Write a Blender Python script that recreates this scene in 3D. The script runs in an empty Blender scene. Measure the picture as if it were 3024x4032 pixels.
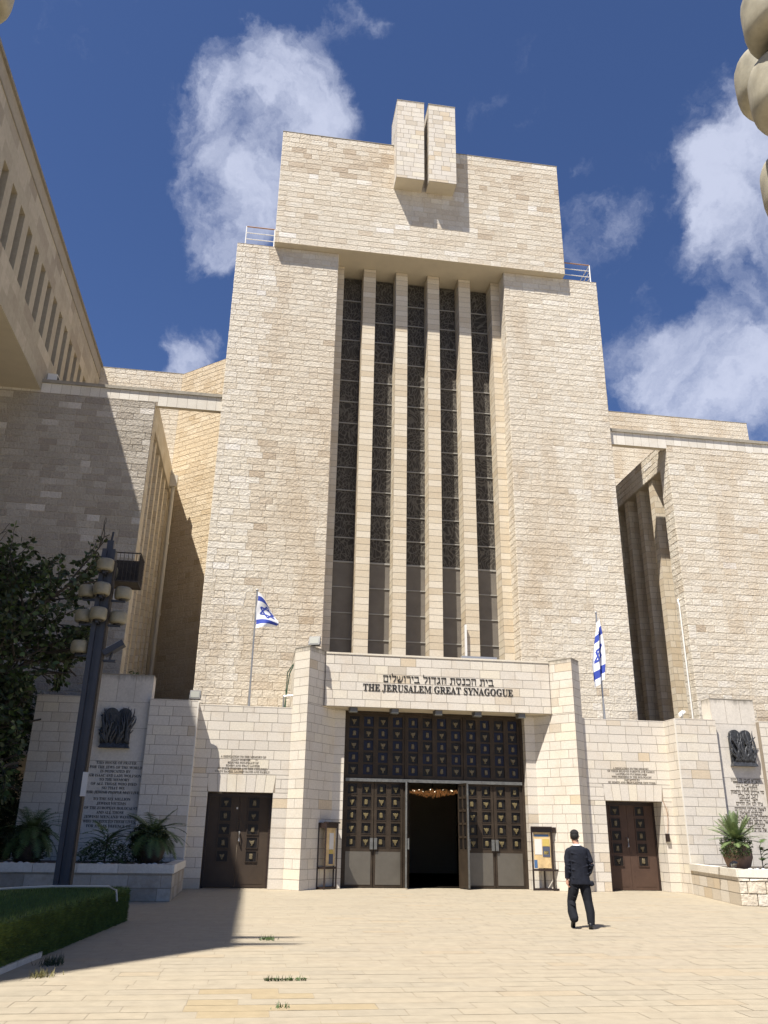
import bpy, bmesh, math, random
from mathutils import Vector, Matrix
rnd = random.Random(7)
sc = bpy.context.scene
col = sc.collection
R = math.radians

# ---------------------------------------------------------------- camera
cd = bpy.data.cameras.new('camera'); cam = bpy.data.objects.new('camera', cd); col.objects.link(cam)
PITCH, ROLL, YAW = 0.37552, 0.016096, 0.144525
cy, sy = math.cos(YAW), math.sin(YAW)
FW = Vector((sy*math.cos(PITCH), cy*math.cos(PITCH), math.sin(PITCH)))
rt = Vector((cy, -sy, 0)); up = rt.cross(FW)
RT = math.cos(ROLL)*rt + math.sin(ROLL)*up
UP = -math.sin(ROLL)*rt + math.cos(ROLL)*up
EYE = Vector((0, 0, 1.6))
cam.matrix_world = Matrix(((RT.x, UP.x, -FW.x, EYE.x), (RT.y, UP.y, -FW.y, EYE.y), (RT.z, UP.z, -FW.z, EYE.z), (0, 0, 0, 1)))
cd.sensor_fit = 'VERTICAL'; cd.sensor_height = 24; cd.lens = 24*3231/4032
cd.clip_end = 3000; cd.clip_start = 0.05
sc.camera = cam
def raydir(px, py):           # direction of a photograph pixel (used only to aim clouds in the sky)
    return (FW + (px-1512)/3231*RT - (py-2016)/3231*UP).normalized()

# ---------------------------------------------------------------- light
SUN = Vector((-.38, -.385, 1)).normalized()     # towards the sun
sl = bpy.data.lights.new('sun', 'SUN'); so = bpy.data.objects.new('sun', sl); col.objects.link(so)
sl.energy = 4.6; sl.angle = R(0.5); sl.color = (1, .945, .865)
so.rotation_euler = SUN.to_track_quat('Z', 'Y').to_euler()
sc.view_settings.view_transform = 'Standard'; sc.view_settings.look = 'None'
sc.view_settings.exposure = 0.92; sc.view_settings.gamma = 1
w = bpy.data.worlds.new('World'); sc.world = w; w.use_nodes = True
nt = w.node_tree; N = nt.nodes; L = nt.links; N.clear()
out = N.new('ShaderNodeOutputWorld'); bg = N.new('ShaderNodeBackground'); bg.inputs[1].default_value = 0.085
sky = N.new('ShaderNodeTexSky'); sky.sky_type = 'NISHITA'; sky.sun_disc = False
sky.sun_elevation = math.asin(SUN.z); sky.sun_rotation = math.atan2(SUN.x, SUN.y)
sky.altitude = 800; sky.air_density = 1.0; sky.dust_density = .3; sky.ozone_density = 3.0
L.new(bg.outputs[0], out.inputs[0])
tc = N.new('ShaderNodeTexCoord')
nz = N.new('ShaderNodeTexNoise'); nz.inputs['Scale'].default_value = 8; nz.inputs['Detail'].default_value = 9; nz.inputs['Roughness'].default_value = .62
L.new(tc.outputs['Generated'], nz.inputs['Vector'])
sub = N.new('ShaderNodeVectorMath'); sub.operation = 'SUBTRACT'; sub.inputs[1].default_value = (.5, .5, .5); L.new(nz.outputs['Color'], sub.inputs[0])
scl = N.new('ShaderNodeVectorMath'); scl.operation = 'SCALE'; scl.inputs['Scale'].default_value = .13; L.new(sub.outputs[0], scl.inputs[0])
add = N.new('ShaderNodeVectorMath'); add.operation = 'ADD'; L.new(tc.outputs['Generated'], add.inputs[0]); L.new(scl.outputs[0], add.inputs[1])
CL = [(560,80,55,.4),(640,120,70,.45),(700,180,80,.45),(470,100,40,.35),(840,60,50,.4),(1310,500,70,.35),(1480,200,70,.35),(1250,350,60,.35),(610,330,150,.8),(560,440,130,.8),(470,540,105,.8),(500,580,60,.6),(640,470,140,.8),(700,260,100,.6),(450,330,80,.6),(520,140,80,.7),(460,215,75,.75),(430,420,70,.5),
      (590,180,80,.6),(760,50,85,.65),(690,110,60,.4),(800,20,60,.5),(215,350,42,.6),(260,380,50,.35),(340,410,60,.28),(400,790,75,.8),(470,750,60,.85),(350,810,50,.5),
      (1045,250,42,.45),(1085,225,34,.35),(1290,375,65,.35),(1350,440,60,.25),(1235,450,60,.6),(1220,540,60,.45),(1620,240,110,1),(1590,370,120,1),(1680,480,200,1),
      (1540,480,90,.75),(1500,560,80,.55),(1380,780,95,.8),(1460,740,110,.85),(1580,700,130,.8),(1680,820,200,.9),(1430,850,110,.85),(1540,890,130,.85),(1380,640,60,.25),
      (1900,100,300,.7),(1900,1200,300,.8)]
prev = None
for (px, py, r, s) in CL:
    c = raydir(px*1.8228, py*1.8228)
    d = N.new('ShaderNodeVectorMath'); d.operation = 'DISTANCE'; d.inputs[1].default_value = c; L.new(add.outputs[0], d.inputs[0])
    m = N.new('ShaderNodeMapRange'); m.interpolation_type = 'SMOOTHSTEP'
    k = r/1990
    m.inputs['From Min'].default_value = k*1.25; m.inputs['From Max'].default_value = k*.1
    m.inputs['To Min'].default_value = 0; m.inputs['To Max'].default_value = s
    L.new(d.outputs['Value'], m.inputs['Value'])
    if prev is None: prev = m.outputs[0]
    else:
        a = N.new('ShaderNodeMath'); a.operation = 'ADD'; L.new(prev, a.inputs[0]); L.new(m.outputs[0], a.inputs[1]); prev = a.outputs[0]
mpc = N.new('ShaderNodeMapping'); mpc.inputs['Rotation'].default_value = (.3, .5, .6); mpc.inputs['Scale'].default_value = (1, .5, 1); L.new(add.outputs[0], mpc.inputs[0])
nz2 = N.new('ShaderNodeTexNoise'); nz2.inputs['Scale'].default_value = 9; nz2.inputs['Detail'].default_value = 14; nz2.inputs['Roughness'].default_value = .62; nz2.inputs['Distortion'].default_value = .35
L.new(mpc.outputs[0], nz2.inputs['Vector'])
mr = N.new('ShaderNodeMapRange'); mr.clamp = False; mr.inputs['From Min'].default_value = .3; mr.inputs['From Max'].default_value = .7; mr.inputs['To Min'].default_value = -.85; mr.inputs['To Max'].default_value = .38
L.new(nz2.outputs['Fac'], mr.inputs['Value'])
pk = N.new('ShaderNodeMath'); pk.operation = 'MINIMUM'; pk.inputs[1].default_value = 1.15; L.new(prev, pk.inputs[0])
mul = N.new('ShaderNodeMath'); mul.operation = 'ADD'; L.new(pk.outputs[0], mul.inputs[0]); L.new(mr.outputs[0], mul.inputs[1])
dens = N.new('ShaderNodeMapRange'); dens.interpolation_type = 'SMOOTHSTEP'
dens.inputs['From Min'].default_value = 0.05; dens.inputs['From Max'].default_value = 1.35; dens.inputs['To Max'].default_value = .85
L.new(mul.outputs[0], dens.inputs['Value'])
mix = N.new('ShaderNodeMix'); mix.data_type = 'RGBA'
L.new(dens.outputs[0], mix.inputs['Factor'])
tint = N.new('ShaderNodeMix'); tint.data_type = 'RGBA'; tint.blend_type = 'MULTIPLY'; tint.inputs['Factor'].default_value = 1
L.new(sky.outputs[0], tint.inputs['A']); tint.inputs['B'].default_value = (.48, .54, .71, 1)
L.new(tint.outputs['Result'], mix.inputs['A']); mix.inputs['B'].default_value = (4.3, 4.6, 5.7, 1)
L.new(mix.outputs['Result'], bg.inputs[0])

# ---------------------------------------------------------------- materials
def nodes(name):
    m = bpy.data.materials.new(name); m.use_nodes = True
    t = m.node_tree; b = t.nodes['Principled BSDF']
    return m, t, b
def plain(name, c, rough=.7, metal=0, noise=0, nscale=6, bump=0, emit=0, spec=.5):
    m, t, b = nodes(name)
    b.inputs['Roughness'].default_value = rough; b.inputs['Metallic'].default_value = metal
    b.inputs['Specular IOR Level'].default_value = spec
    b.inputs['Base Color'].default_value = (*c, 1)
    if noise or bump:
        tcn = t.nodes.new('ShaderNodeTexCoord'); n = t.nodes.new('ShaderNodeTexNoise')
        n.inputs['Scale'].default_value = nscale; n.inputs['Detail'].default_value = 6; n.inputs['Roughness'].default_value = .65
        t.links.new(tcn.outputs['Object'], n.inputs['Vector'])
        if noise:
            r = t.nodes.new('ShaderNodeMapRange'); r.inputs['From Min'].default_value = .3; r.inputs['From Max'].default_value = .7
            r.inputs['To Min'].default_value = 1-noise; r.inputs['To Max'].default_value = 1+noise
            t.links.new(n.outputs['Fac'], r.inputs['Value'])
            v = t.nodes.new('ShaderNodeVectorMath'); v.operation = 'SCALE'; v.inputs[0].default_value = c
            t.links.new(r.outputs[0], v.inputs['Scale']); t.links.new(v.outputs[0], b.inputs['Base Color'])
        if bump:
            bp = t.nodes.new('ShaderNodeBump'); bp.inputs['Strength'].default_value = bump; bp.inputs['Distance'].default_value = .02
            t.links.new(n.outputs['Fac'], bp.inputs['Height']); t.links.new(bp.outputs[0], b.inputs['Normal'])
    if emit:
        b.inputs['Emission Color'].default_value = (*c, 1); b.inputs['Emission Strength'].default_value = emit
    return m
def stone(name, stops, bump=.3, bscale=14, bdist=.03, stain=.12, stainscale=.5, streak=.0, rough=.85, staincol=(.45, .33, .2), soot=None):
    """stone with a colour of its own per block ('tone' attribute), mottling, and weather stains"""
    m, t, b = nodes(name); n = t.nodes; l = t.links
    b.inputs['Roughness'].default_value = rough; b.inputs['Specular IOR Level'].default_value = .25
    at = n.new('ShaderNodeAttribute'); at.attribute_name = 'tone'
    cr = n.new('ShaderNodeValToRGB'); el = cr.color_ramp.elements
    el[0].position = stops[0][0]; el[0].color = (*stops[0][1], 1); el[1].position = stops[-1][0]; el[1].color = (*stops[-1][1], 1)
    for p, c in stops[1:-1]:
        e = el.new(p); e.color = (*c, 1)
    l.new(at.outputs['Fac'], cr.inputs[0])
    tcn = n.new('ShaderNodeTexCoord')
    fine = n.new('ShaderNodeTexNoise'); fine.inputs['Scale'].default_value = bscale; fine.inputs['Detail'].default_value = 8; fine.inputs['Roughness'].default_value = .6
    l.new(tcn.outputs['Object'], fine.inputs['Vector'])
    mp = n.new('ShaderNodeMapping'); mp.inputs['Scale'].default_value = (1, 1, .35 if streak else 1); l.new(tcn.outputs['Object'], mp.inputs[0])
    big = n.new('ShaderNodeTexNoise'); big.inputs['Scale'].default_value = stainscale; big.inputs['Detail'].default_value = 9; big.inputs['Roughness'].default_value = .7
    l.new(mp.outputs[0], big.inputs['Vector'])
    r1 = n.new('ShaderNodeMapRange'); r1.inputs['From Min'].default_value = .3; r1.inputs['From Max'].default_value = .7; r1.inputs['To Min'].default_value = .9; r1.inputs['To Max'].default_value = 1.08
    l.new(fine.outputs['Fac'], r1.inputs['Value'])
    v = n.new('ShaderNodeVectorMath'); v.operation = 'SCALE'; l.new(cr.outputs[0], v.inputs[0]); l.new(r1.outputs[0], v.inputs['Scale'])
    r2 = n.new('ShaderNodeMapRange'); r2.inputs['From Min'].default_value = .5; r2.inputs['From Max'].default_value = .72; r2.inputs['To Max'].default_value = stain
    l.new(big.outputs['Fac'], r2.inputs['Value'])
    mx = n.new('ShaderNodeMix'); mx.data_type = 'RGBA'; l.new(r2.outputs[0], mx.inputs['Factor']); l.new(v.outputs[0], mx.inputs['A']); mx.inputs['B'].default_value = (*staincol, 1)
    res = mx.outputs['Result']
    if soot:
        sp = n.new('ShaderNodeSeparateXYZ'); l.new(tcn.outputs['Object'], sp.inputs[0])
        zr = n.new('ShaderNodeMapRange'); zr.inputs['From Min'].default_value = soot[0]; zr.inputs['From Max'].default_value = soot[1]; zr.inputs['To Min'].default_value = -.55; zr.inputs['To Max'].default_value = .28; l.new(sp.outputs['Z'], zr.inputs['Value'])
        m2 = n.new('ShaderNodeMapping'); m2.inputs['Scale'].default_value = (1, 1, .3); l.new(tcn.outputs['Object'], m2.inputs[0])
        n2 = n.new('ShaderNodeTexNoise'); n2.inputs['Scale'].default_value = 4; n2.inputs['Detail'].default_value = 8; n2.inputs['Roughness'].default_value = .7; l.new(m2.outputs[0], n2.inputs['Vector'])
        ad = n.new('ShaderNodeMath'); ad.operation = 'ADD'; l.new(zr.outputs[0], ad.inputs[0]); l.new(n2.outputs['Fac'], ad.inputs[1])
        r3 = n.new('ShaderNodeMapRange'); r3.inputs['From Min'].default_value = .5; r3.inputs['From Max'].default_value = .8; r3.inputs['To Max'].default_value = .75; l.new(ad.outputs[0], r3.inputs['Value'])
        mx2 = n.new('ShaderNodeMix'); mx2.data_type = 'RGBA'; l.new(r3.outputs[0], mx2.inputs['Factor']); l.new(res, mx2.inputs['A']); mx2.inputs['B'].default_value = (.16, .14, .11, 1); res = mx2.outputs['Result']
    l.new(res, b.inputs['Base Color'])
    bp = n.new('ShaderNodeBump'); bp.inputs['Strength'].default_value = bump; bp.inputs['Distance'].default_value = bdist
    l.new(fine.outputs['Fac'], bp.inputs['Height']); l.new(bp.outputs[0], b.inputs['Normal'])
    return m
M = {}
M['rough'] = stone('rock_faced_limestone', [(0, (.47, .385, .285)), (.15, (.56, .48, .37)), (.4, (.61, .54, .43)), (.7, (.655, .595, .49)), (.95, (.69, .64, .55)), (1, (.72, .68, .61))],
                   bump=1.0, bscale=11, bdist=.045, stain=.55, streak=1, stainscale=.4, staincol=(.42, .31, .19))
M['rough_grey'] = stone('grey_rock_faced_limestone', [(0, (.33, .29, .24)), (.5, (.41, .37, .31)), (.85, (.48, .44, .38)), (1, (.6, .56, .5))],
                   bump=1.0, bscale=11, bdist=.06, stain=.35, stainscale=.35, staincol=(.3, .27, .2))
M['rough_tan'] = stone('tan_limestone', [(0, (.44, .34, .21)), (.4, (.54, .44, .3)), (1, (.62, .53, .39))], bump=1.0, bscale=11, bdist=.05, stain=.7, streak=1, stainscale=.45, staincol=(.38, .27, .15))
M['ashlar'] = stone('smooth_limestone', [(0, (.53, .47, .38)), (.12, (.6, .5, .36)), (.3, (.6, .55, .47)), (.65, (.65, .6, .52)), (1, (.68, .62, .5))],
                    bump=.12, bscale=22, bdist=.01, stain=.28, stainscale=1.3, staincol=(.5, .38, .24), rough=.6)
M['ashlar_soot'] = stone('sooty_topped_limestone', [(0, (.53, .47, .38)), (.12, (.6, .5, .36)), (.3, (.6, .55, .47)), (.65, (.65, .6, .52)), (1, (.68, .62, .5))],
                    bump=.12, bscale=22, bdist=.01, stain=.28, stainscale=1.3, staincol=(.5, .38, .24), rough=.6, soot=(7.0, 7.5))
M['ashlar_warm'] = stone('warm_smooth_limestone', [(0, (.55, .46, .33)), (.4, (.6, .52, .39)), (1, (.66, .59, .47))],
                    bump=.12, bscale=22, bdist=.01, stain=.25, stainscale=1.1, staincol=(.5, .36, .2), rough=.6)
M['plate'] = stone('memorial_slab_stone', [(0, (.58, .54, .48)), (1, (.66, .61, .53))], bump=.08, bscale=20, bdist=.01, stain=.3, stainscale=1.6, staincol=(.3, .27, .22), rough=.6, soot=(5.7, 6.3))
M['fascia'] = stone('fascia_stone', [(0, (.62, .58, .5)), (1, (.72, .68, .6))], bump=.1, bscale=20, bdist=.01, stain=.3, stainscale=1.2, staincol=(.45, .36, .24))
M['coping'] = stone('weathered_coping', [(0, (.27, .24, .19)), (1, (.38, .35, .29))], bump=.4, bscale=12, bdist=.03, stain=.6, stainscale=1.5, staincol=(.12, .11, .1))
M['soffit'] = plain('plastered_soffit', (.55, .49, .38), .9, noise=.06, nscale=1.2)
M['mortar'] = plain('mortar', (.5, .43, .33), .95)
M['joint'] = plain('dark_joint', (.3, .25, .19), .95)
M['roof'] = plain('roof_felt', (.35, .33, .3), .95)
M['pave'] = stone('paving_limestone', [(0, (.325, .285, .215)), (.08, (.345, .3, .225)), (.5, (.352, .305, .226)), (.85, (.36, .31, .228)), (.93, (.36, .295, .205)), (1, (.34, .27, .155))],
                  bump=.12, bscale=5, bdist=.02, stain=.22, stainscale=.9, staincol=(.3, .23, .16), rough=.7)
M['office'] = stone('weathered_render', [(0, (.34, .29, .22)), (.5, (.42, .37, .28)), (1, (.5, .44, .34))], bump=.2, bscale=6, bdist=.02, stain=.5, stainscale=.35, staincol=(.24, .19, .13), streak=1)
M['bronze'] = plain('dark_bronze', (.05, .037, .026), .55, .2, noise=.25, nscale=3, spec=.2)
M['bronze_edge'] = plain('worn_grey_metal', (.16, .16, .15), .5, .5, noise=.3, nscale=8)
M['kick'] = plain('kick_plate_metal', (.15, .135, .11), .45, .5, noise=.12, nscale=2)
M['tile'] = plain('dark_tile', (.014, .012, .011), .4, spec=.25)
M['tile_blue'] = plain('blue_tile', (.011, .013, .03), .4, spec=.25)
M['emblem'] = plain('gilded_relief', (.19, .15, .07), .5, .4, noise=.3, nscale=20)
M['emblem_dull'] = plain('dull_gilt_relief', (.16, .13, .075), .6, .3, noise=.3, nscale=20)
M['sidedoor'] = plain('brown_metal_door', (.058, .042, .03), .55, .1, noise=.15, nscale=2, spec=.25)
M['sidedoor_red'] = plain('reddish_brown_metal_door', (.085, .052, .038), .55, .1, noise=.15, nscale=2, spec=.25)
M['letters'] = plain('blackened_letters', (.03, .028, .025), .6, .3)
M['letters_brown'] = plain('brown_letters', (.15, .125, .09), .6, .2)
M['sculpt'] = plain('patinated_bronze', (.06, .062, .066), .5, .4, noise=.5, nscale=14, bump=.6)
M['steel'] = plain('galvanised_steel', (.42, .42, .42), .4, .7)
M['post'] = plain('painted_steel_post', (.035, .038, .048), .5, .1, noise=.15, nscale=3)
M['globe'] = plain('yellowed_lamp_glass', (.36, .33, .25), .55, noise=.3, nscale=5, spec=.3)
M['globe_shaded'] = plain('shaded_lamp_glass', (.25, .22, .145), .45, noise=.2, nscale=6)  # same lamp glass, darkened in colour to imitate the shade on the left lamp
M['lamphole'] = plain('lamp_socket', (.02, .02, .025), .5)
M['white'] = plain('white_paint', (.75, .74, .7), .5)
M['paper'] = plain('paper', (.62, .6, .56), .8)
M['glass'] = plain('floodlight_glass', (.3, .3, .26), .15)
M['greyhousing'] = plain('grey_housing', (.12, .12, .12), .5)
M['caseframe'] = plain('dark_brown_frame', (.03, .018, .014), .4, .2)
M['caseback'] = plain('tan_backing', (.55, .4, .2), .6, noise=.35, nscale=3)
M['rust'] = plain('rusty_rail', (.35, .2, .12), .7)
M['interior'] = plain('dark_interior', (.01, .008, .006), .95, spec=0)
M['bulb'] = plain('lit_bulb', (1, .85, .6), .5, emit=3)
M['amber'] = plain('amber_crystal', (.9, .42, .15), .3, emit=.07)
M['suit'] = plain('navy_suit_cloth', (.013, .015, .023), .85, noise=.3, nscale=9, bump=.5, spec=.2)
M['trouser'] = plain('dark_trouser_cloth', (.011, .012, .016), .85, noise=.3, nscale=9, bump=.5, spec=.2)
M['shoe'] = plain('black_leather', (.008, .008, .008), .35)
M['skin'] = plain('skin', (.5, .27, .18), .55)
M['hair'] = plain('black_hair', (.01, .008, .007), .7, noise=.4, nscale=60, bump=.6)
M['cap'] = plain('black_velvet_cap', (.012, .01, .01), .95)
M['shirt'] = plain('white_shirt', (.8, .8, .82), .7)
M['pot'] = plain('terracotta_pot', (.2, .125, .085), .8, noise=.25, nscale=5, bump=.3)
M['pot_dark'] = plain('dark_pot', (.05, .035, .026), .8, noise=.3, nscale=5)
M['leaf_d'] = plain('dark_leaf', (.036, .054, .018), .6, noise=.4, nscale=4)
M['leaf_m'] = plain('mid_leaf', (.06, .1, .025), .55, noise=.4, nscale=4)
M['leaf_l'] = plain('yellow_green_leaf', (.14, .2, .045), .5, noise=.3, nscale=4)
M['frond'] = plain('cycad_frond', (.14, .19, .075), .5, noise=.3, nscale=4)
M['grass'] = plain('hedge_green', (.13, .17, .045), .85, noise=.5, spec=.15, nscale=7)
M['drygrass'] = plain('dry_weed', (.2, .18, .07), .8, noise=.3, nscale=9)
M['bark'] = plain('bark', (.06, .05, .04), .9, noise=.3, nscale=8, bump=.5)
M['soil'] = plain('soil', (.07, .055, .04), .95, noise=.4, nscale=10)
M['pebble'] = plain('white_pebble', (.6, .58, .54), .8, noise=.2, nscale=12)
M['hose'] = plain('green_cable', (.02, .07, .04), .5)
M['pipe'] = plain('cream_pipe', (.5, .46, .38), .5)
M['blueboard'] = plain('blue_board', (.05, .12, .25), .7)
M['blue'] = plain('flag_blue', (.03, .06, .35), .8)
M['flagwhite'] = plain('flag_white', (.75, .76, .8), .8)
M['yellowp'] = plain('yellow_print', (.5, .38, .1), .7)
M['navyp'] = plain('navy_print', (.06, .07, .11), .7)
M['blackp'] = plain('black_print', (.02, .02, .02), .7)
M['window_dark'] = plain('dark_window_glass', (.02, .02, .022), .3, spec=.3)
M['palestrip'] = plain('pale_edge_stone', (.7, .66, .58), .5)
M['ground'] = plain('plaza_ground', (.34, .3, .23), .9, noise=.15, nscale=.4)

def tracery():
    m, t, b = nodes('leaded_stained_glass'); n = t.nodes; l = t.links
    tcn = n.new('ShaderNodeTexCoord')
    wob = n.new('ShaderNodeTexNoise'); wob.inputs['Scale'].default_value = .9; wob.inputs['Detail'].default_value = 2; l.new(tcn.outputs['Object'], wob.inputs['Vector'])
    s1 = n.new('ShaderNodeVectorMath'); s1.operation = 'MULTIPLY'; s1.inputs[1].default_value = (1.3, 1.3, 1.3); l.new(wob.outputs['Color'], s1.inputs[0])
    a1 = n.new('ShaderNodeVectorMath'); a1.operation = 'ADD'; l.new(tcn.outputs['Object'], a1.inputs[0]); l.new(s1.outputs[0], a1.inputs[1])
    mp = n.new('ShaderNodeMapping'); mp.inputs['Scale'].default_value = (7, 1, 3.6); l.new(a1.outputs[0], mp.inputs[0])
    vo = n.new('ShaderNodeTexVoronoi'); vo.feature = 'DISTANCE_TO_EDGE'; vo.inputs['Scale'].default_value = 1.15; l.new(mp.outputs[0], vo.inputs['Vector'])
    cr = n.new('ShaderNodeValToRGB'); cr.color_ramp.elements[0].position = .05; cr.color_ramp.elements[0].color = (.125, .114, .095, 1)
    cr.color_ramp.elements[1].position = .12; cr.color_ramp.elements[1].color = (.05, .044, .037, 1)
    l.new(vo.outputs['Distance'], cr.inputs[0]); l.new(cr.outputs[0], b.inputs['Base Color'])
    b.inputs['Roughness'].default_value = .6; b.inputs['Specular IOR Level'].default_value = .15
    return m
M['tracery'] = tracery()
M['dusty'] = plain('dusty_plain_glass', (.165, .148, .125), .6, noise=.14, nscale=1.5, spec=.2)
M['transom'] = plain('pale_transom', (.3, .29, .26), .6)

# ---------------------------------------------------------------- mesh builder
class MB:
    def __init__(s): s.v = []; s.f = []; s.m = []; s.t = []
    def q(s, a, b, c, d, mi=0, tone=.5):
        i = len(s.v); s.v += [tuple(a), tuple(b), tuple(c), tuple(d)]; s.f.append((i, i+1, i+2, i+3)); s.m.append(mi); s.t.append(tone)
    def poly(s, pts, mi=0, tone=.5):
        i = len(s.v); s.v += [tuple(p) for p in pts]; s.f.append(tuple(range(i, i+len(pts)))); s.m.append(mi); s.t.append(tone)
    def box(s, x0, x1, y0, y1, z0, z1, mi=0, tone=.5):
        i = len(s.v)
        s.v += [(x0, y0, z0), (x1, y0, z0), (x1, y1, z0), (x0, y1, z0), (x0, y0, z1), (x1, y0, z1), (x1, y1, z1), (x0, y1, z1)]
        for f in ((0, 3, 2, 1), (4, 5, 6, 7), (0, 1, 5, 4), (1, 2, 6, 5), (2, 3, 7, 6), (3, 0, 4, 7)):
            s.f.append(tuple(i+k for k in f)); s.m.append(mi); s.t.append(tone)
    def obox(s, c, ax, ay, az, mi=0, tone=.5):       # oriented box: centre and three half vectors
        c, ax, ay, az = map(Vector, (c, ax, ay, az)); i = len(s.v)
        for dz in (-1, 1):
            for dx, dy in ((-1, -1), (1, -1), (1, 1), (-1, 1)):
                s.v.append(tuple(c+ax*dx+ay*dy+az*dz))
        for f in ((0, 3, 2, 1), (4, 5, 6, 7), (0, 1, 5, 4), (1, 2, 6, 5), (2, 3, 7, 6), (3, 0, 4, 7)):
            s.f.append(tuple(i+k for k in f)); s.m.append(mi); s.t.append(tone)
    def prism(s, poly, z0, z1, mi=0, top=None):
        n = len(poly); i = len(s.v)
        s.v += [(x, y, z0) for x, y in poly]+[(x, y, z1) for x, y in poly]
        for k in range(n):
            s.f.append((i+k, i+(k+1) % n, i+n+(k+1) % n, i+n+k)); s.m.append(mi); s.t.append(.5)
        s.f.append(tuple(i+n+k for k in range(n))); s.m.append(mi if top is None else top); s.t.append(.5)
        s.f.append(tuple(i+n-1-k for k in range(n))); s.m.append(mi); s.t.append(.5)
    def rings(s, rings, mi=0, cap=True):             # list of rings (each a list of points)
        n = len(rings[0]); i = len(s.v)
        for r in rings: s.v += [tuple(p) for p in r]
        for a in range(len(rings)-1):
            for k in range(n):
                s.f.append((i+a*n+k, i+a*n+(k+1) % n, i+(a+1)*n+(k+1) % n, i+(a+1)*n+k)); s.m.append(mi); s.t.append(.5)
        if cap:
            s.f.append(tuple(i+n-1-k for k in range(n))); s.m.append(mi); s.t.append(.5)
            b = i+(len(rings)-1)*n; s.f.append(tuple(b+k for k in range(n))); s.m.append(mi); s.t.append(.5)
    def tube(s, pts, rad, n=8, mi=0):
        pts = [Vector(p) for p in pts]; rr = rad if isinstance(rad, (list, tuple)) else [rad]*len(pts)
        rings = []; ref = None
        for k, p in enumerate(pts):
            d = (pts[min(k+1, len(pts)-1)]-pts[max(k-1, 0)]).normalized()
            if ref is None: ref = Vector((0, 0, 1)) if abs(d.z) < .9 else Vector((1, 0, 0))
            a = d.cross(ref).normalized(); b = d.cross(a).normalized(); ref = -b if False else ref
            rings.append([p+(a*math.cos(2*math.pi*j/n)+b*math.sin(2*math.pi*j/n))*rr[k] for j in range(n)])
        s.rings(rings, mi)
    def lathe(s, c, prof, n=20, mi=0, sx=1, sy=1):   # prof: list of (r, z)
        c = Vector(c)
        s.rings([[c+Vector((r*sx*math.cos(2*math.pi*j/n), r*sy*math.sin(2*math.pi*j/n), z)) for j in range(n)] for r, z in prof], mi)
    def ell(s, c, rx, ry, rz, n=14, k=9, mi=0):
        s.lathe(c, [(max(.02, math.sin(math.pi*a/k)), 0) for a in range(0)], n) if False else None
        c = Vector(c)
        s.rings([[c+Vector((rx*math.sin(t)*math.cos(2*math.pi*j/n), ry*math.sin(t)*math.sin(2*math.pi*j/n), -rz*math.cos(t))) for j in range(n)]
                 for t in [math.pi*(.04+.92*a/k) for a in range(k+1)]], mi)
    def build(s, name, mats, parent=None, smooth=False, fixn=False):
        me = bpy.data.meshes.new(name); me.from_pydata(s.v, [], s.f)
        for mt in (mats if isinstance(mats, (list, tuple)) else [mats]): me.materials.append(mt if not isinstance(mt, str) else M[mt])
        me.polygons.foreach_set('material_index', s.m)
        at = me.attributes.new('tone', 'FLOAT', 'FACE'); at.data.foreach_set('value', s.t)
        if smooth: me.polygons.foreach_set('use_smooth', [True]*len(s.f))
        me.update()
        if fixn:
            bm = bmesh.new(); bm.from_mesh(me); bmesh.ops.recalc_face_normals(bm, faces=bm.faces); bm.to_mesh(me); bm.free()
        o = bpy.data.objects.new(name, me); col.objects.link(o)
        if parent: o.parent = parent; o.matrix_parent_inverse = parent.matrix_world.inverted() if False else Matrix.Translation(-Vector(parent.location))
        return o
def tag(o, label, cat, group=None, kind=None):
    if label: o['label'] = label
    if cat: o['category'] = cat
    if group: o['group'] = group
    if kind: o['kind'] = kind
    return o
def thing(name, label, cat, loc=(0, 0, 0), group=None):
    o = bpy.data.objects.new(name, None); o.empty_display_size = .2; col.objects.link(o); o.location = loc
    return tag(o, label, cat, group)

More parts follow.
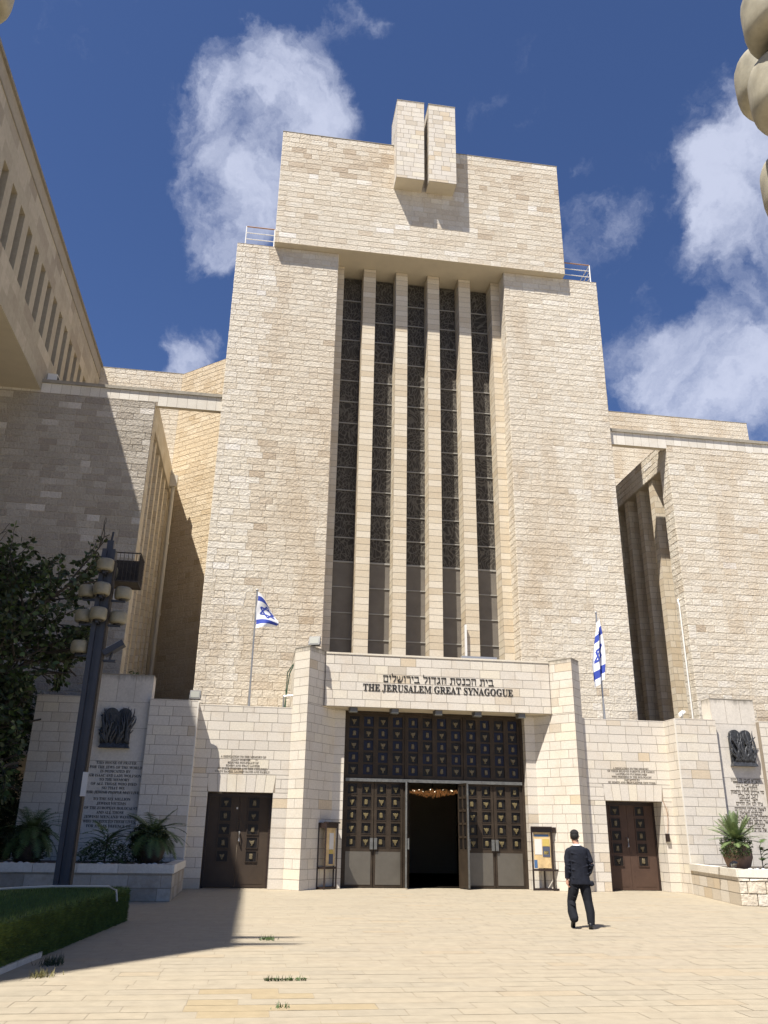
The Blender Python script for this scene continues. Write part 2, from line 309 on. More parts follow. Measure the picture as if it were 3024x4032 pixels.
def wall(mb, p0, p1, z0, z1, course=.3, joint=.014, rel=.004, rough=False, holes=(), lmin=.35, lmax=.85, bi=0, mi=1, tones=None, zoff=0, core=True, vert=False):
    """courses of individual blocks on the vertical plane p0->p1 (outward normal to the right of the direction)"""
    p0 = Vector((p0[0], p0[1], 0)); p1 = Vector((p1[0], p1[1], 0)); U = (p1-p0); Wd = U.length; U.normalize(); Nn = Vector((U.y, -U.x, 0))
    P = lambda u, z, d: p0+U*u+Nn*d+Vector((0, 0, z))
    br = set([z0, z1]); k = math.ceil((z0-zoff)/course)
    while zoff+k*course < z1-.02:
        if zoff+k*course > z0+.02: br.add(round(zoff+k*course, 4))
        k += 1
    for h in holes:
        for hz in (h[1], h[3]):
            if z0 < hz < z1:
                near = [b for b in br if abs(b-hz) < .09 and b not in (z0, z1)]
                for b in near: br.discard(b)
                br.add(hz)
    br = sorted(br)
    for a, b in zip(br[:-1], br[1:]):
        segs = [(0, Wd)]
        for h in holes:
            if h[1] < b-.001 and h[3] > a+.001:
                ns = []
                for s0, s1 in segs:
                    if h[2] <= s0 or h[0] >= s1: ns.append((s0, s1)); continue
                    if h[0] > s0: ns.append((s0, h[0]))
                    if h[2] < s1: ns.append((h[2], s1))
                segs = ns
        for s0, s1 in segs:
            if core: mb.q(P(s0, a, 0), P(s1, a, 0), P(s1, b, 0), P(s0, b, 0), mi)
            u = s0; first = True
            while u < s1-.01:
                ln = rnd.uniform(lmin, lmax)
                if first: ln *= rnd.uniform(.35, 1); first = False
                if s1-(u+ln) < lmin*.5: ln = s1-u
                e = min(u+ln, s1); j = joint/2
                ua, ub, za, zb = u+j, e-j, a+j, b-j
                if s0 == u: ua = u
                if abs(e-s1) < .001: ub = e
                tone = tones(rnd, (u+e)/2, (a+b)/2) if tones else rnd.random()
                if rough:
                    r = [rel*rnd.uniform(.5, 1.5) for _ in range(4)]; i2 = .01
                    A = [P(ua, za, 0), P(ub, za, 0), P(ub, zb, 0), P(ua, zb, 0)]
                    B = [P(ua+i2, za+i2, r[0]), P(ub-i2, za+i2, r[1]), P(ub-i2, zb-i2, r[2]), P(ua+i2, zb-i2, r[3])]
                    n = len(mb.v); mb.v += [tuple(x) for x in A+B]
                    for f in ((4, 5, 6, 7), (0, 1, 5, 4), (1, 2, 6, 5), (2, 3, 7, 6), (3, 0, 4, 7)):
                        mb.f.append(tuple(n+x for x in f)); mb.m.append(bi); mb.t.append(tone)
                else:
                    mb.q(P(ua, za, rel), P(ub, za, rel), P(ub, zb, rel), P(ua, zb, rel), bi, tone)
                u = e

# ================================================================ SETTING
g = MB(); g.box(-400, 400, -300, 600, -.5, -.02)
tag(g.build('ground', 'ground'), None, None, kind='structure')
pv = MB(); pv.box(-14, 36, -12, 29.3, -.4, -.003, 1)
y = 1.5; row = 0
while y < 29.25:
    x = -4.5 + rnd.random()*.5; h = .31
    while x < 24:
        ln = rnd.uniform(.45, 1.15)
        t = rnd.random()*.86
        if rnd.random() < .03: t = .9
        cx, cyy = x+ln/2, y+h/2
        if 8.4 < cyy < 10.6 and -.3 < cx < 1.1 and rnd.random() < .75: t = .97
        zj = rnd.uniform(-.0008, .0008)
        pv.q((x+.004, y+.004, zj), (x+ln-.004, y+.004, zj+rnd.uniform(-.001, .001)), (x+ln-.004, y+h-.004, zj), (x+.004, y+h-.004, zj+rnd.uniform(-.001, .001)), 0, t)
        x += ln
    if rnd.random() < .6:
        for _ in range(2):
            xa = rnd.uniform(-3, 20); la = rnd.uniform(.08, .5)
            pv.q((xa, y-.007, .0022), (xa+la, y-.004, .0022), (xa+la, y+.004, .0022), (xa, y+.006, .0022), 2)
    y += h; row += 1
M['pavejoint'] = plain('paving_joint', (.305, .255, .185), .95, noise=.2, nscale=3)
M['opening'] = plain('open_dark_joint', (.12, .1, .07), .95)
tag(pv.build('pavement', [M['pave'], M['pavejoint'], M['opening']]), None, None, kind='structure')

# ================================================================ SYNAGOGUE
XC = 6.15
def mx(x): return 2*XC-x
syn = thing('synagogue', 'tall cream limestone synagogue with five slit windows, bronze front doors and low entrance walls', 'synagogue', (XC, 29, 0))
# --- tower walls
def tone_tower(r, u, z): return min(1, max(0, r.gauss(.56, .12)-(.28 if r.random() < .035 else 0)))
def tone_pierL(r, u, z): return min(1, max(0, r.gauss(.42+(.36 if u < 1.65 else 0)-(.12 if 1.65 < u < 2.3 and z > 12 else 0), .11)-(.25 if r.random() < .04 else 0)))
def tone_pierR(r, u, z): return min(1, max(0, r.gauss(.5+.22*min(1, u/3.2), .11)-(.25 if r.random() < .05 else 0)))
for side in (-1, 1):
    mb = MB()
    if side < 0: x0, x1 = -2.42, 2.2
    else: x0, x1 = 10.1, 14.72
    y0, y1, z1 = 31.07, 38, 26.67
    mb.box(x0+.002, x1-.002, y0+.002, y1, 0, z1, 1)
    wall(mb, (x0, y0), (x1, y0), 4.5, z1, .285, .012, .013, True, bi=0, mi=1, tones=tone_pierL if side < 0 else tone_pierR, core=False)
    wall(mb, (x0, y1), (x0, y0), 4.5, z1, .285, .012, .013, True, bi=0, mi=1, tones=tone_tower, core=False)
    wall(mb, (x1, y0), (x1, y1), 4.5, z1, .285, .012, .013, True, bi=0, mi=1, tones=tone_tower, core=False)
    mb.box(x0-.01, x1+.01, y0-.02, y1, z1, z1+.008, 1)
    mb.build('tower_wall', [M['rough'], M['mortar']], syn)
# back of tower
mb = MB(); mb.box(2.2, 10.1, 33.0, 38, 5.2, 26.67, 0); mb.build('tower_core', [M['rough']], syn)
# --- head slab
mb = MB(); mb.box(-.748, 13.028, 30.732, 34.5, 26.685, 33.31, 1)
mb.q((-.75, 30.7, 26.683), (-.75, 34.5, 26.683), (13.03, 34.5, 26.683), (13.03, 30.7, 26.683), 2)
wall(mb, (-.75, 30.73), (13.03, 30.73), 26.69, 33.3, .3, .012, .012, True, tones=lambda r, u, z: min(1, max(0, r.gauss(.5, .2)-(.22 if 30.8 < z < 32.6 else 0))), core=False)
wall(mb, (-.75, 34.5), (-.75, 30.73), 26.69, 33.3, .3, .012, .012, True, tones=tone_tower, core=False)
wall(mb, (13.03, 30.73), (13.03, 34.5), 26.69, 33.3, .3, .012, .012, True, tones=tone_tower, core=False)
mb.box(-.77, 13.05, 30.7, 34.5, 33.305, 33.33, 3)
mb.build('head_slab', [M['rough'], M['mortar'], M['soffit'], M['coping']], syn)
for x0, x1 in ((4.69, 6.03), (6.26, 7.6)):
    mb = MB(); mb.box(x0+.003, x1-.003, 29.923, 31.6, 30.585, 35.45, 1)
    for a, b in (((x0, 29.92), (x1, 29.92)), ((x0, 31.6), (x0, 29.92)), ((x1, 29.92), (x1, 31.6))):
        wall(mb, a, b, 30.59, 35.45, .29, .014, .006, tones=lambda r, u, z: min(1, max(0, r.gauss(.45, .25))), core=False, lmin=.3, lmax=.6)
    mb.q((x0, 29.92, 30.582), (x0, 30.72, 30.582), (x1, 30.72, 30.582), (x1, 29.92, 30.582), 2)
    mb.box(x0-.015, x1+.015, 29.9, 31.6, 35.45, 35.49, 3)
    mb.build('tablet_block', [M['ashlar'], M['joint'], M['soffit'], M['coping']], syn)
# --- mullions and windows
MX = [(2.2, 2.57), (3.5, 4.08), (5.05, 5.61), (6.57, 7.14), (8.09, 8.66), (9.68, 10.1)]
for x0, x1 in MX:
    mb = MB(); ya, yb = 31.93, 32.8
    mb.box(x0+.003, x1-.003, ya+.003, yb, 6, 26.68, 1)
    for a, b in (((x0, ya), (x1, ya)), ((x0, yb), (x0, ya)), ((x1, ya), (x1, yb))):
        wall(mb, a, b, 6, 26.67, .285, .016, .005, lmin=.8, lmax=1.0, core=False)
    mb.build('mullion', [M['ashlar_warm'], M['joint']], syn)
for k in range(5):
    x0, x1 = MX[k][1], MX[k+1][0]
    mb = MB(); mb.box(x0, x1, 32.7, 32.74, 6.5, 12.22, 1); mb.box(x0, x1, 32.7, 32.74, 12.26, 26.6, 0)
    wn = mb.build('window', [M['tracery'], M['dusty']], syn)
    z = 12.24; zs = []
    while z < 26.6: zs.append(z); z += 1.09
    z = 12.24-1.08
    while z > 6.6: zs.append(z); z -= 1.09
    for z in zs:
        if z > 26.3: continue
        t = MB(); t.box(x0, x1, 32.665, 32.7, z-.022, z+(.05 if z == 12.24 else .022)); t.build('transom', M['transom'], wn)
# --- entrance: sign wall, jambs, pylons
ash = lambda r, u, z: min(1, max(0, r.gauss(.62, .17)-(.45 if r.random() < .05 else 0)))
mb = MB(); mb.box(2.17, mx(2.17), 28.153, 28.8, 5.652, 7.46, 1)
mb.box(1.4, mx(1.4), 28.8, 31.02, 5.67, 7.4, 1)
wall(mb, (2.17, 28.15), (mx(2.17), 28.15), 5.65, 7.42, .295, .014, .005, tones=ash, core=False, lmin=.45, lmax=.75, bi=0)
mb.q((2.1, 28.15, 5.648), (2.1, 29.3, 5.648), (mx(2.1), 29.3, 5.648), (mx(2.1), 28.15, 5.648), 2)
mb.box(2.17, mx(2.17), 28.13, 28.5, 7.42, 7.48, 0, .9)
mb.build('sign_wall', [M['ashlar'], M['joint'], M['soffit']], syn)
for sd in (0, 1):
    f = (lambda x: x) if sd == 0 else mx
    pts = [(f(1.1), 28.0), (f(1.57), 27.47), (f(2.6), 28.78), (f(2.96), 28.78), (f(2.96), 29.4), (f(2.6), 30.9), (f(1.1), 30.9)]
    mb = MB()
    low = pts[:]; 
    if sd: low = low[::-1]
    # split: full-height wedge, and low jamb below the soffit
    wedge = [(f(1.1), 28.0), (f(1.57), 27.47), (f(2.25), 28.335), (f(2.25), 30.9), (f(1.1), 30.9)]
    lowp = [(f(2.2), 28.272), (f(2.6), 28.78), (f(2.96), 28.78), (f(2.96), 29.4), (f(2.2), 29.4)]
    if sd: wedge = wedge[::-1]; lowp = lowp[::-1]
    mb.prism(wedge, 0, 7.5, 1); mb.prism(lowp, 0, 5.64, 1)
    def W(a, b, z0, z1, **k):
        if sd: a, b = b, a
        wall(mb, a, b, z0, z1, .295, .014, .005, tones=ash, core=False, **k)
    W((f(1.1), 28.0), (f(1.57), 27.47), 0, 7.5, lmin=.6, lmax=.9)
    W((f(1.57), 27.47), (f(2.17), 28.233), 5.65, 7.5)
    W((f(1.57), 27.47), (f(2.6), 28.78), 0, 5.65)
    W((f(2.6), 28.78), (f(2.96), 28.78), 0, 5.64, lmin=.5, lmax=.6)
    W((f(2.96), 28.78), (f(2.96), 29.1), 0, 5.64, lmin=.5, lmax=.6)
    W((f(1.1), 30.9), (f(1.1), 28.0), 5.3, 7.5)
    cap = [(f(1.09), 27.99), (f(1.57), 27.45), (f(2.27), 28.34), (f(2.27), 30.9), (f(1.09), 30.9)]
    if sd: cap = cap[::-1]
    mb.prism(cap, 7.5, 7.53, 2)
    mb.build('pylon', [M['ashlar_soot'], M['joint'], M['coping']], syn)
# --- side walls with the small doors
for sd in (0, 1):
    mb = MB(); Yw = 28.05
    if sd == 0: xa, xb, d0, d1 = -1.95, 1.12, -1.43, .63
    else: xa, xb, d0, d1 = 11.18, 14.25, 11.83, 13.87
    H = 5.53; dh = 2.82
    mb.box(xa, d0, Yw+.003, Yw+.5, 0, H-.03, 1); mb.box(d1, xb, Yw+.003, Yw+.5, 0, H-.03, 1); mb.box(d0, d1, Yw+.003, Yw+.5, dh, H-.03, 1)
    wall(mb, (xa, Yw), (xb, Yw), 0, H-.03, .295, .014, .005, holes=[(d0-xa, 0, d1-xa, dh), (d0-xa-.03, dh, d1-xa+.06, dh+.55)], tones=ash, core=False)
    # flat arch stones over the door
    n = 7; 
    for k in range(n):
        ta, tb = k/n, (k+1)/n
        bx = lambda t: d0-.03+(d1-d0+.06)*t
        c = (d0+d1)/2
        xs = [c+(bx(ta)-c)*.97+.006, c+(bx(tb)-c)*.97-.006, c+(bx(tb)-c)*1.03-.006, c+(bx(ta)-c)*1.03+.006]
        mb.q((xs[0], Yw-.005, dh+.005), (xs[1], Yw-.005, dh+.005), (xs[2], Yw-.005, dh+.54), (xs[3], Yw-.005, dh+.54), 0, rnd.uniform(.5, 1))
    mb.box(d1, d1+.3, Yw+.1, Yw+.8, 0, dh+.05, 1); mb.box(d0-.3, d0, Yw+.1, Yw+.8, 0, dh+.05, 1); mb.box(d0, d1, Yw+.1, Yw+.8, dh+.002, dh+.3, 1)
    wall(mb, (d1-.001, Yw+.8), (d1-.001, Yw), 0, dh, .295, .014, .004, tones=ash, core=False)
    mb.box(xa, xb, Yw-.01, Yw+.5, H-.03, H, 0, .4)
    mb.box(xa, xb, Yw+.5, 31.0, 5.2, 5.3, 2)
    mb.build('side_wall', [M['ashlar'], M['joint'], M['roof']], syn)
# --- memorial walls
for sd in (0, 1):
    mb = MB(); Yp = 27.2; H = 5.53
    f = (lambda x: x) if sd == 0 else mx
    def seg(a, b, h0, h1, Y=Yp, hh=.0, mt=0, depth=1.1):
        x0, x1 = sorted((f(a), f(b)))
        mb.box(x0+.003, x1-.003, Y+.003, Y+depth, h0, h1-.03, 1)
        wall(mb, (x0, Y), (x1, Y), h0, h1-.03, .295, .014, .005, tones=ash, core=False, bi=mt)
        mb.box(x0, x1, Y-.01, Y+depth, h1-.03, h1, 0, .3)
    seg(-3.42, -1.94, 0, H); seg(-6.85, -5.06, 0, H)
    # inner return
    xr = f(-1.94)
    if sd == 0: wall(mb, (xr, Yp), (xr, 28.05), 0, H-.03, .295, .014, .005, tones=ash, core=False)
    else: wall(mb, (xr, 28.05), (xr, Yp), 0, H-.03, .295, .014, .005, tones=ash, core=False)
    # thin strip along the arris, paler than the wall stone
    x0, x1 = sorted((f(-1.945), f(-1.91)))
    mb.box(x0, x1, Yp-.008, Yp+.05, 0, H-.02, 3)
    mb.build('memorial_wall', [M['ashlar'], M['joint'], M['coping'], M['palestrip']], syn)
    mb = MB(); x0, x1 = sorted((f(-5.06), f(-3.42)))
    mb.box(x0+.003, x1-.003, Yp+.183, Yp+.78, 0, 6.28, 1)
    zz = [0, 1.2, 1.9, 2.7, 3.62, 4.62, 5.42, 6.27]
    for a, b in zip(zz[:-1], zz[1:]):
        cuts = [0, .34, .67, 1] if b > 6 else ([0, .5, 1] if a < 2.5 else [0, 1])
        for ca, cb in zip(cuts[:-1], cuts[1:]):
            mb.q((x0+(x1-x0)*ca+.006, Yp+.178, a+.006), (x0+(x1-x0)*cb-.006, Yp+.178, a+.006), (x0+(x1-x0)*cb-.006, Yp+.178, b-.006), (x0+(x1-x0)*ca+.006, Yp+.178, b-.006), 0, rnd.random())
    for X, s in ((x0, -1), (x1, 1)):
        mb.box(X-.004, X+.004, Yp+.178, Yp+.78, 5.5, 6.27, 0, .6)
    mb.box(x0-.005, x1+.005, Yp+.17, Yp+.79, 6.27, 6.3, 2)
    mb.build('text_slab', [M['plate'], M['joint'], M['coping']], syn)
# --- wings
def seg2(mb, a, b, **k): wall(mb, a, b, k.pop('z0'), k.pop('z1'), .285, .012, k.pop('rel', .013), True, **k)
for sd in (0, 1):
    mb = MB(); f = (lambda x: x) if sd == 0 else mx
    Yw = 31.3; xo, xi = -14.0, -5.15; D = 40.2; ZT = 18.3
    X0, X1 = sorted((f(xo), f(xi)))
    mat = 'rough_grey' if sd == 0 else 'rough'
    # core: front pier, set-back slot wall, header
    yj = 32.1
    bx0, bx1 = sorted((f(xo), f(-5.153)))
    mb.box(bx0, bx1, Yw+.003, yj, 4, ZT, 1)
    bx0, bx1 = sorted((f(xo), f(-6.0)))
    mb.box(bx0, bx1, yj, D, 4, 18.6, 2)
    bx0, bx1 = sorted((f(-6.0), f(-5.16)))
    mb.box(bx0, bx1, yj, D, 17.35, 18.6, 1)
    mb.box(bx0, bx1, D-.4, D, 4, 17.35, 2)
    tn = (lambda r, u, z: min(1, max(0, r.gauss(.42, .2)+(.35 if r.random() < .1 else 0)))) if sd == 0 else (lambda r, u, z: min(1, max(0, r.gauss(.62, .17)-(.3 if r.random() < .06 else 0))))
    wall(mb, (X0, Yw), (X1, Yw), 4.5, ZT, .285, .012, .015, True, tones=tn, core=False)
    def side(a, b, z0, z1, bi=0, rel=.013, rough=True):
        if sd == 0: wall(mb, (xi, a), (xi, b), z0, z1, .285, .012, rel, rough, tones=tn, core=False, bi=bi)
        else: wall(mb, (f(xi), b), (f(xi), a), z0, z1, .285, .012, rel, rough, tones=tn, core=False, bi=bi)
    side(Yw, yj, 4.5, ZT) if sd else side(Yw, yj, 4.5, ZT, 2, .006, False)
    side(yj, D, 17.35, 18.6, 0 if sd else 2, .02 if sd else .006, bool(sd))
    # jamb behind the pier facing the camera side of the slot
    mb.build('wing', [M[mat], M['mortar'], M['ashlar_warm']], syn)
    rb = MB()
    y = 33.1
    while y < D-.5:
        a0, a1 = sorted((f(-6.0), f(-5.22)))
        rb.box(a0, a1, y+.003, y+.38, 4, 17.35, 1)
        wall(rb, (a0, y), (a1, y), 4.5, 17.35, .285, .014, .004, core=False, bi=0, lmin=.4, lmax=.6)
        if sd == 0: wall(rb, (a1, y), (a1, y+.38), 4.5, 17.35, .285, .014, .004, core=False, bi=0)
        else: wall(rb, (a0, y+.38), (a0, y), 4.5, 17.35, .285, .014, .004, core=False, bi=0)
        y += 1.35
    rb.build('rib_row', [M['ashlar_warm'], M['joint']], syn)
    # beam, fascia and coping running from the wing to the tower
    bm_ = MB(); tx = -2.42
    a0, a1 = sorted((f(xo), f(tx)))
    bm_.box(a0, a1, Yw+.003, Yw+.25, ZT if False else 18.15, 18.72, 1) if False else None
    b0, b1 = sorted((f(xi), f(tx)))
    bm_.box(b0, b1, Yw+.004, Yw+.22, 18.12, 18.74, 1)
    c0, c1 = sorted((f(xo), f(xi)))
    bm_.box(c0, c1, Yw+.004, Yw+.22, 18.3, 18.74, 1)
    bm_.q((b0, Yw, 18.118), (b0, Yw+.22, 18.118), (b1, Yw+.22, 18.118), (b1, Yw, 18.118), 3)
    u = a0
    while u < a1-.02:
        e = min(u+rnd.uniform(.36, .42), a1)
        zb = 18.12 if (b0-.001 <= u and e <= b1+.2) or (b0 <= (u+e)/2 <= b1) else 18.3
        bm_.q((u+.005, Yw-.002, zb), (e-.005, Yw-.002, zb), (e-.005, Yw-.002, 18.74), (u+.005, Yw-.002, 18.74), 0, rnd.random()); u = e
    bm_.box(a0, a1, Yw-.07, Yw+.5, 18.74, 18.88, 2)
    bm_.build('roof_fascia', [M['fascia'], M['joint'], M['coping'], M['soffit']], syn)
# --- rear walls
mb = MB(); ZR = 25.1
mb.box(-22, -5.41, 40.583, 42, 0, ZR, 1)
mb.prism([(-5.41, 40.583), (-2.42, 38.045), (-2.42, 41), (-5.41, 42)], 0, ZR, 1)
wall(mb, (-22, 40.58), (-5.41, 40.58), 8, ZR, .285, .012, .013, True, tones=tone_tower, core=False)
wall(mb, (-5.41, 40.58), (-2.42, 38.042), 3, ZR, .285, .012, .013, True, tones=tone_tower, core=False, bi=2)
mb.box(-22, -5.41, 40.56, 42, ZR, ZR+.03, 3)
mb.build('rear_wall', [M['rough'], M['mortar'], M['rough_tan'], M['coping']], syn)
mb = MB(); mb.box(2.2, 27.95, 40.483, 44, 0, ZR, 1)
wall(mb, (14.0, 40.48), (27.95, 40.48), 8, ZR, .285, .012, .013, True, tones=tone_tower, core=False)
mb.box(2.2, 27.97, 40.46, 44, ZR, ZR+.03, 2)
mb.build('rear_wall', [M['rough'], M['mortar'], M['coping']], syn)

# --- doors
def relief(mb, x, y, z, s, kind, mi, nrm=(0, -1, 0)):
    """a cup or a pair of tablets in low relief, centred x,z on plane y facing -Y"""
    if kind:   # cup
        pts = [(-.42, .3), (-.3, .34), (-.15, .27), (0, .33), (.15, .27), (.3, .34), (.42, .3), (.34, -.02), (.14, -.24), (.06, -.42), (.18, -.5), (-.18, -.5), (-.06, -.42), (-.14, -.24), (-.34, -.02)]
    else:
        pts = [(-.28, .3), (-.22, .42), (-.1, .46), (0, .38), (.1, .46), (.22, .42), (.28, .3), (.3, -.4), (.1, -.46), (-.1, -.46), (-.3, -.4)]
    j = [(x+s*(a+rnd.uniform(-.03, .03)), z+s*(b+rnd.uniform(-.03, .03))) for a, b in pts]
    n = len(j); i = len(mb.v)
    mb.v += [(a, y, b) for a, b in j]+[(x+(a-x)*.8, y-.03, z+(b-z)*.8) for a, b in j]
    for k in range(n):
        mb.f.append((i+(k+1) % n, i+k, i+n+k, i+n+(k+1) % n)); mb.m.append(mi); mb.t.append(.5)
    mb.f.append(tuple(i+n+n-1-k for k in range(n))); mb.m.append(mi); mb.t.append(.5)
YD = 29.1
def grid_panel(name, x0, x1, z0, z1, cols, rows, parent, zg0, zg1, phase, upper=False, frame='bronze', Y=YD, tile=.34):
    """bronze plate with recessed framed tiles: the plate, its tiles and the gilded reliefs"""
    mb = MB(); cw = (x1-x0)/cols; rh = (zg1-zg0)/rows
    xs = [x0+cw*(c+.5) for c in range(cols)]; zs = [zg0+rh*(r+.5) for r in range(rows)]
    h = tile/2; fr = .018
    # plate as strips so that the tiles sit in real openings
    X = [x0]+[v for c in xs for v in (c-h, c+h)]+[x1]
    Z = [z0]+[v for c in zs for v in (c-h, c+h)]+[z1]
    for i in range(len(X)-1):
        for j in range(len(Z)-1):
            if i % 2 == 1 and j % 2 == 1: continue
            mb.box(X[i]-(0 if i else 0), X[i+1], Y, Y+.06, Z[j], Z[j+1], 0)
    p = mb.build(name, [M[frame]], parent)
    for ci, cx_ in enumerate(xs):
        for ri, cz in enumerate(zs):
            cup = (ci+ri+phase) % 2 == 0; t = fm = e = MB()
            t.box(cx_-h, cx_+h, Y+.045, Y+.06, cz-h+.001, cz+h-.001, 1 if (upper and not cup) else 0)
            relief(e, cx_+rnd.uniform(-.01, .01), Y+.042, cz, tile*(.64 if cup else .56), cup, 2 if (not upper) else 3)
            if not upper:
                for s in (-1, 1):
                    fm.box(cx_+s*h-(fr if s > 0 else 0), cx_+s*h+(fr if s < 0 else 0), Y-.012, Y+.001, cz-h, cz+h, 4)
                fm.box(cx_-h+fr, cx_+h-fr, Y-.012, Y+.001, cz-h, cz-h+fr, 4)
            t.build('relief_tile', [M['tile'], M['tile_blue'], M['emblem'], M['emblem_dull'], M['bronze']], p)
    return p
# upper fixed part in three bays
for b in range(3):
    x0 = 3.06+b*2.08; x1 = x0+2.04 if b < 2 else 9.24
    grid_panel('transom_panel', x0, x1, 3.4, 5.56, 4, 5, syn, 3.5, 5.5, b % 2, True)
mb = MB(); mb.box(2.96, 3.06, YD-.05, YD+.1, 0, 5.64); mb.box(9.24, mx(2.96), YD-.05, YD+.1, 0, 5.64); mb.box(3.06, 9.24, YD-.05, YD+.1, 5.56, 5.64)
for xx in (5.1, 7.18): mb.box(xx-.0, xx+.04, YD-.04, YD+.1, 3.4, 5.56)
mb.build('door_frame', M['bronze'], syn)
mb = MB(); mb.box(3.06, 9.24, YD-.09, YD+.08, 3.3, 3.4); mb.build('transom_bar', M['bronze_edge'], syn)
LE = [(3.06, 4.04, 0), (4.06, 5.04, 0), (7.22, 8.2, 1), (8.22, 9.24, 1)]
for i, (x0, x1, ph) in enumerate(LE):
    p = grid_panel('door_leaf', x0, x1, 1.14, 3.3, 2, 5, syn, 1.19, 3.27, ph+1, False)
    k = MB(); k.box(x0, x1, YD, YD+.06, .02, 1.14, 1); k.box(x0+.07, x1-.07, YD-.012, YD, .1, 1.1, 0); k.build('kick_plate', [M['kick'], M['bronze']], p)
    h = MB(); hx = x1-.09 if i % 2 == 0 else x0+.03
    h.box(hx-.02, hx+.08, YD-.07, YD-.01, 1.17, 1.52); h.build('handle', M['bronze_edge'], p)
# open leaves, folded out beside the doorway
def open_leaf(a, b):
    a, b = Vector((*a, 0)), Vector((*b, 0)); U = (b-a); Wd = U.length; U.normalize(); Nn = Vector((U.y, -U.x, 0))
    mb = MB(); zs = [1.19+.416*(r+.5) for r in range(5)]
    def bx(u0, u1, z0, z1, d0=-.025, d1=.025, m_=0):
        c = a+U*(u0+u1)/2+Nn*(d0+d1)/2; c.z = (z0+z1)/2
        mb.obox(c, U*(u1-u0)/2, Nn*(d1-d0)/2, Vector((0, 0, (z1-z0)/2)), m_)
    bx(0, Wd, .03, 1.14); bx(0, Wd, 3.22, 3.3)
    for r in range(6): bx(0, Wd, 1.14+.416*r, 1.14+.416*r+.07)
    for u in (0, Wd/2-.03, Wd-.06): bx(u, u+.06, 1.14, 3.3)
    for r in range(5):
        for c in range(2): bx(Wd*(.08+.5*c), Wd*(.42+.5*c), zs[r]-.15, zs[r]+.15, -.008, .008, 1)
    leaf = mb.build('door_leaf', [M['bronze'], M['tile']], syn)
    e = MB(); e.obox(a+Vector((0, 0, 1.67))-U*.015, U*.015, Nn*.028, Vector((0, 0, 1.63))); e.build('edge_strip', M['bronze_edge'], leaf)
    h = MB(); h.obox(a+U*.07+Nn*.06+Vector((0, 0, 1.36)), U*.06, Nn*.03, Vector((0, 0, .17))); h.build('handle', M['bronze_edge'], leaf)
open_leaf((5.08, 28.62), (5.24, 29.08)); open_leaf((7.14, 28.5), (6.98, 29.12))
mb = MB(); mb.box(7.0, 7.2, 29.12, 29.2, 0, 3.3); mb.box(5.06, 5.26, 29.12, 29.2, 0, 3.3); mb.build('door_post', M['bronze'], syn)
# lobby behind the open doorway
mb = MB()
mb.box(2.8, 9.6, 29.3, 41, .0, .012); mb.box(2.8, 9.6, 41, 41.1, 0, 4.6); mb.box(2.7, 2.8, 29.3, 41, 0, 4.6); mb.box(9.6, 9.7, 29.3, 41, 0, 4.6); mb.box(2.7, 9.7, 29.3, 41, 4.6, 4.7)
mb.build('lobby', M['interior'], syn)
# side doors
def side_door(x0, x1, Y, mat, right):
    H = 2.8; xm = (x0+x1)/2
    fr = MB(); fr.box(x0, x0+.07, Y-.03, Y+.1, 0, H); fr.box(x1-.07, x1, Y-.03, Y+.1, 0, H); fr.box(x0+.07, x1-.07, Y-.03, Y+.1, H-.1, H)
    root = fr.build('side_door', M['caseframe'], syn)
    for a, b, ph in ((x0+.07, xm-.004, 0), (xm+.004, x1-.07, 1)):
        lf = MB(); lf.box(a, b, Y, Y+.06, .02, H-.1); lf.box(a+.12, b-.1, Y-.008, Y, .12, .6)
        c = (a+b)/2+(.04 if ph == 0 else -.02)
        tl = MB(); e = MB()
        for r in range(5):
            z = .92+r*.4
            lf.box(c-.19, c+.19, Y-.03, Y, z-.165, z-.15); lf.box(c-.19, c+.19, Y-.03, Y, z+.15, z+.165)
            lf.box(c-.19, c-.165, Y-.03, Y, z-.15, z+.15); lf.box(c+.165, c+.19, Y-.03, Y, z-.15, z+.15)
            tl.box(c-.165, c+.165, Y-.01, Y-.001, z-.15, z+.15)
            relief(e, c, Y-.012, z, .17, (r+ph) % 2 == 0, 1)
        l = lf.build('door_leaf', M[mat], root)
        i = len(tl.v); n0 = len(tl.f)
        for v in e.v: tl.v.append(v)
        for fc, m_ in zip(e.f, e.m): tl.f.append(tuple(i+k for k in fc)); tl.m.append(m_); tl.t.append(.5)
    tl = None
    # tiles and reliefs of both leaves
    for a, b, ph in ((x0+.07, xm-.004, 0), (xm+.004, x1-.07, 1)):
        c = (a+b)/2+(.04 if ph == 0 else -.02)
        for r in range(5):
            tl = MB(); z = .92+r*.4
            tl.box(c-.165, c+.165, Y-.01, Y-.001, z-.15, z+.15, 0)
            relief(tl, c, Y-.012, z, .19, (r+ph) % 2 == 0, 1)
            tl.build('relief_tile', [M['tile'], M['emblem_dull']], root)
    hd = MB(); hx = xm+(-.06 if right else .05); hd.tube([(hx, Y-.02, 1.35), (hx, Y-.09, 1.37), (hx, Y-.09, 1.62), (hx, Y-.02, 1.64)], .025); hd.build('handle', M['steel'], root)
    for sx, sz, w_ in ([(x0+.93, 2.32, .05), (x1-.45, 2.22, .05), (x1-.49, 1.75, .05)] if not right else [(x1-.62, 2.08, .06), (x0+.62, 1.74, .15)]):
        st = MB(); st.box(sx, sx+w_, Y-.008, Y-.0005, sz, sz+.06); st.build('sticker', M['paper'], root)
side_door(-1.43, .63, 28.5, 'sidedoor', False)
side_door(11.83, 13.87, 28.72, 'sidedoor_red', True)
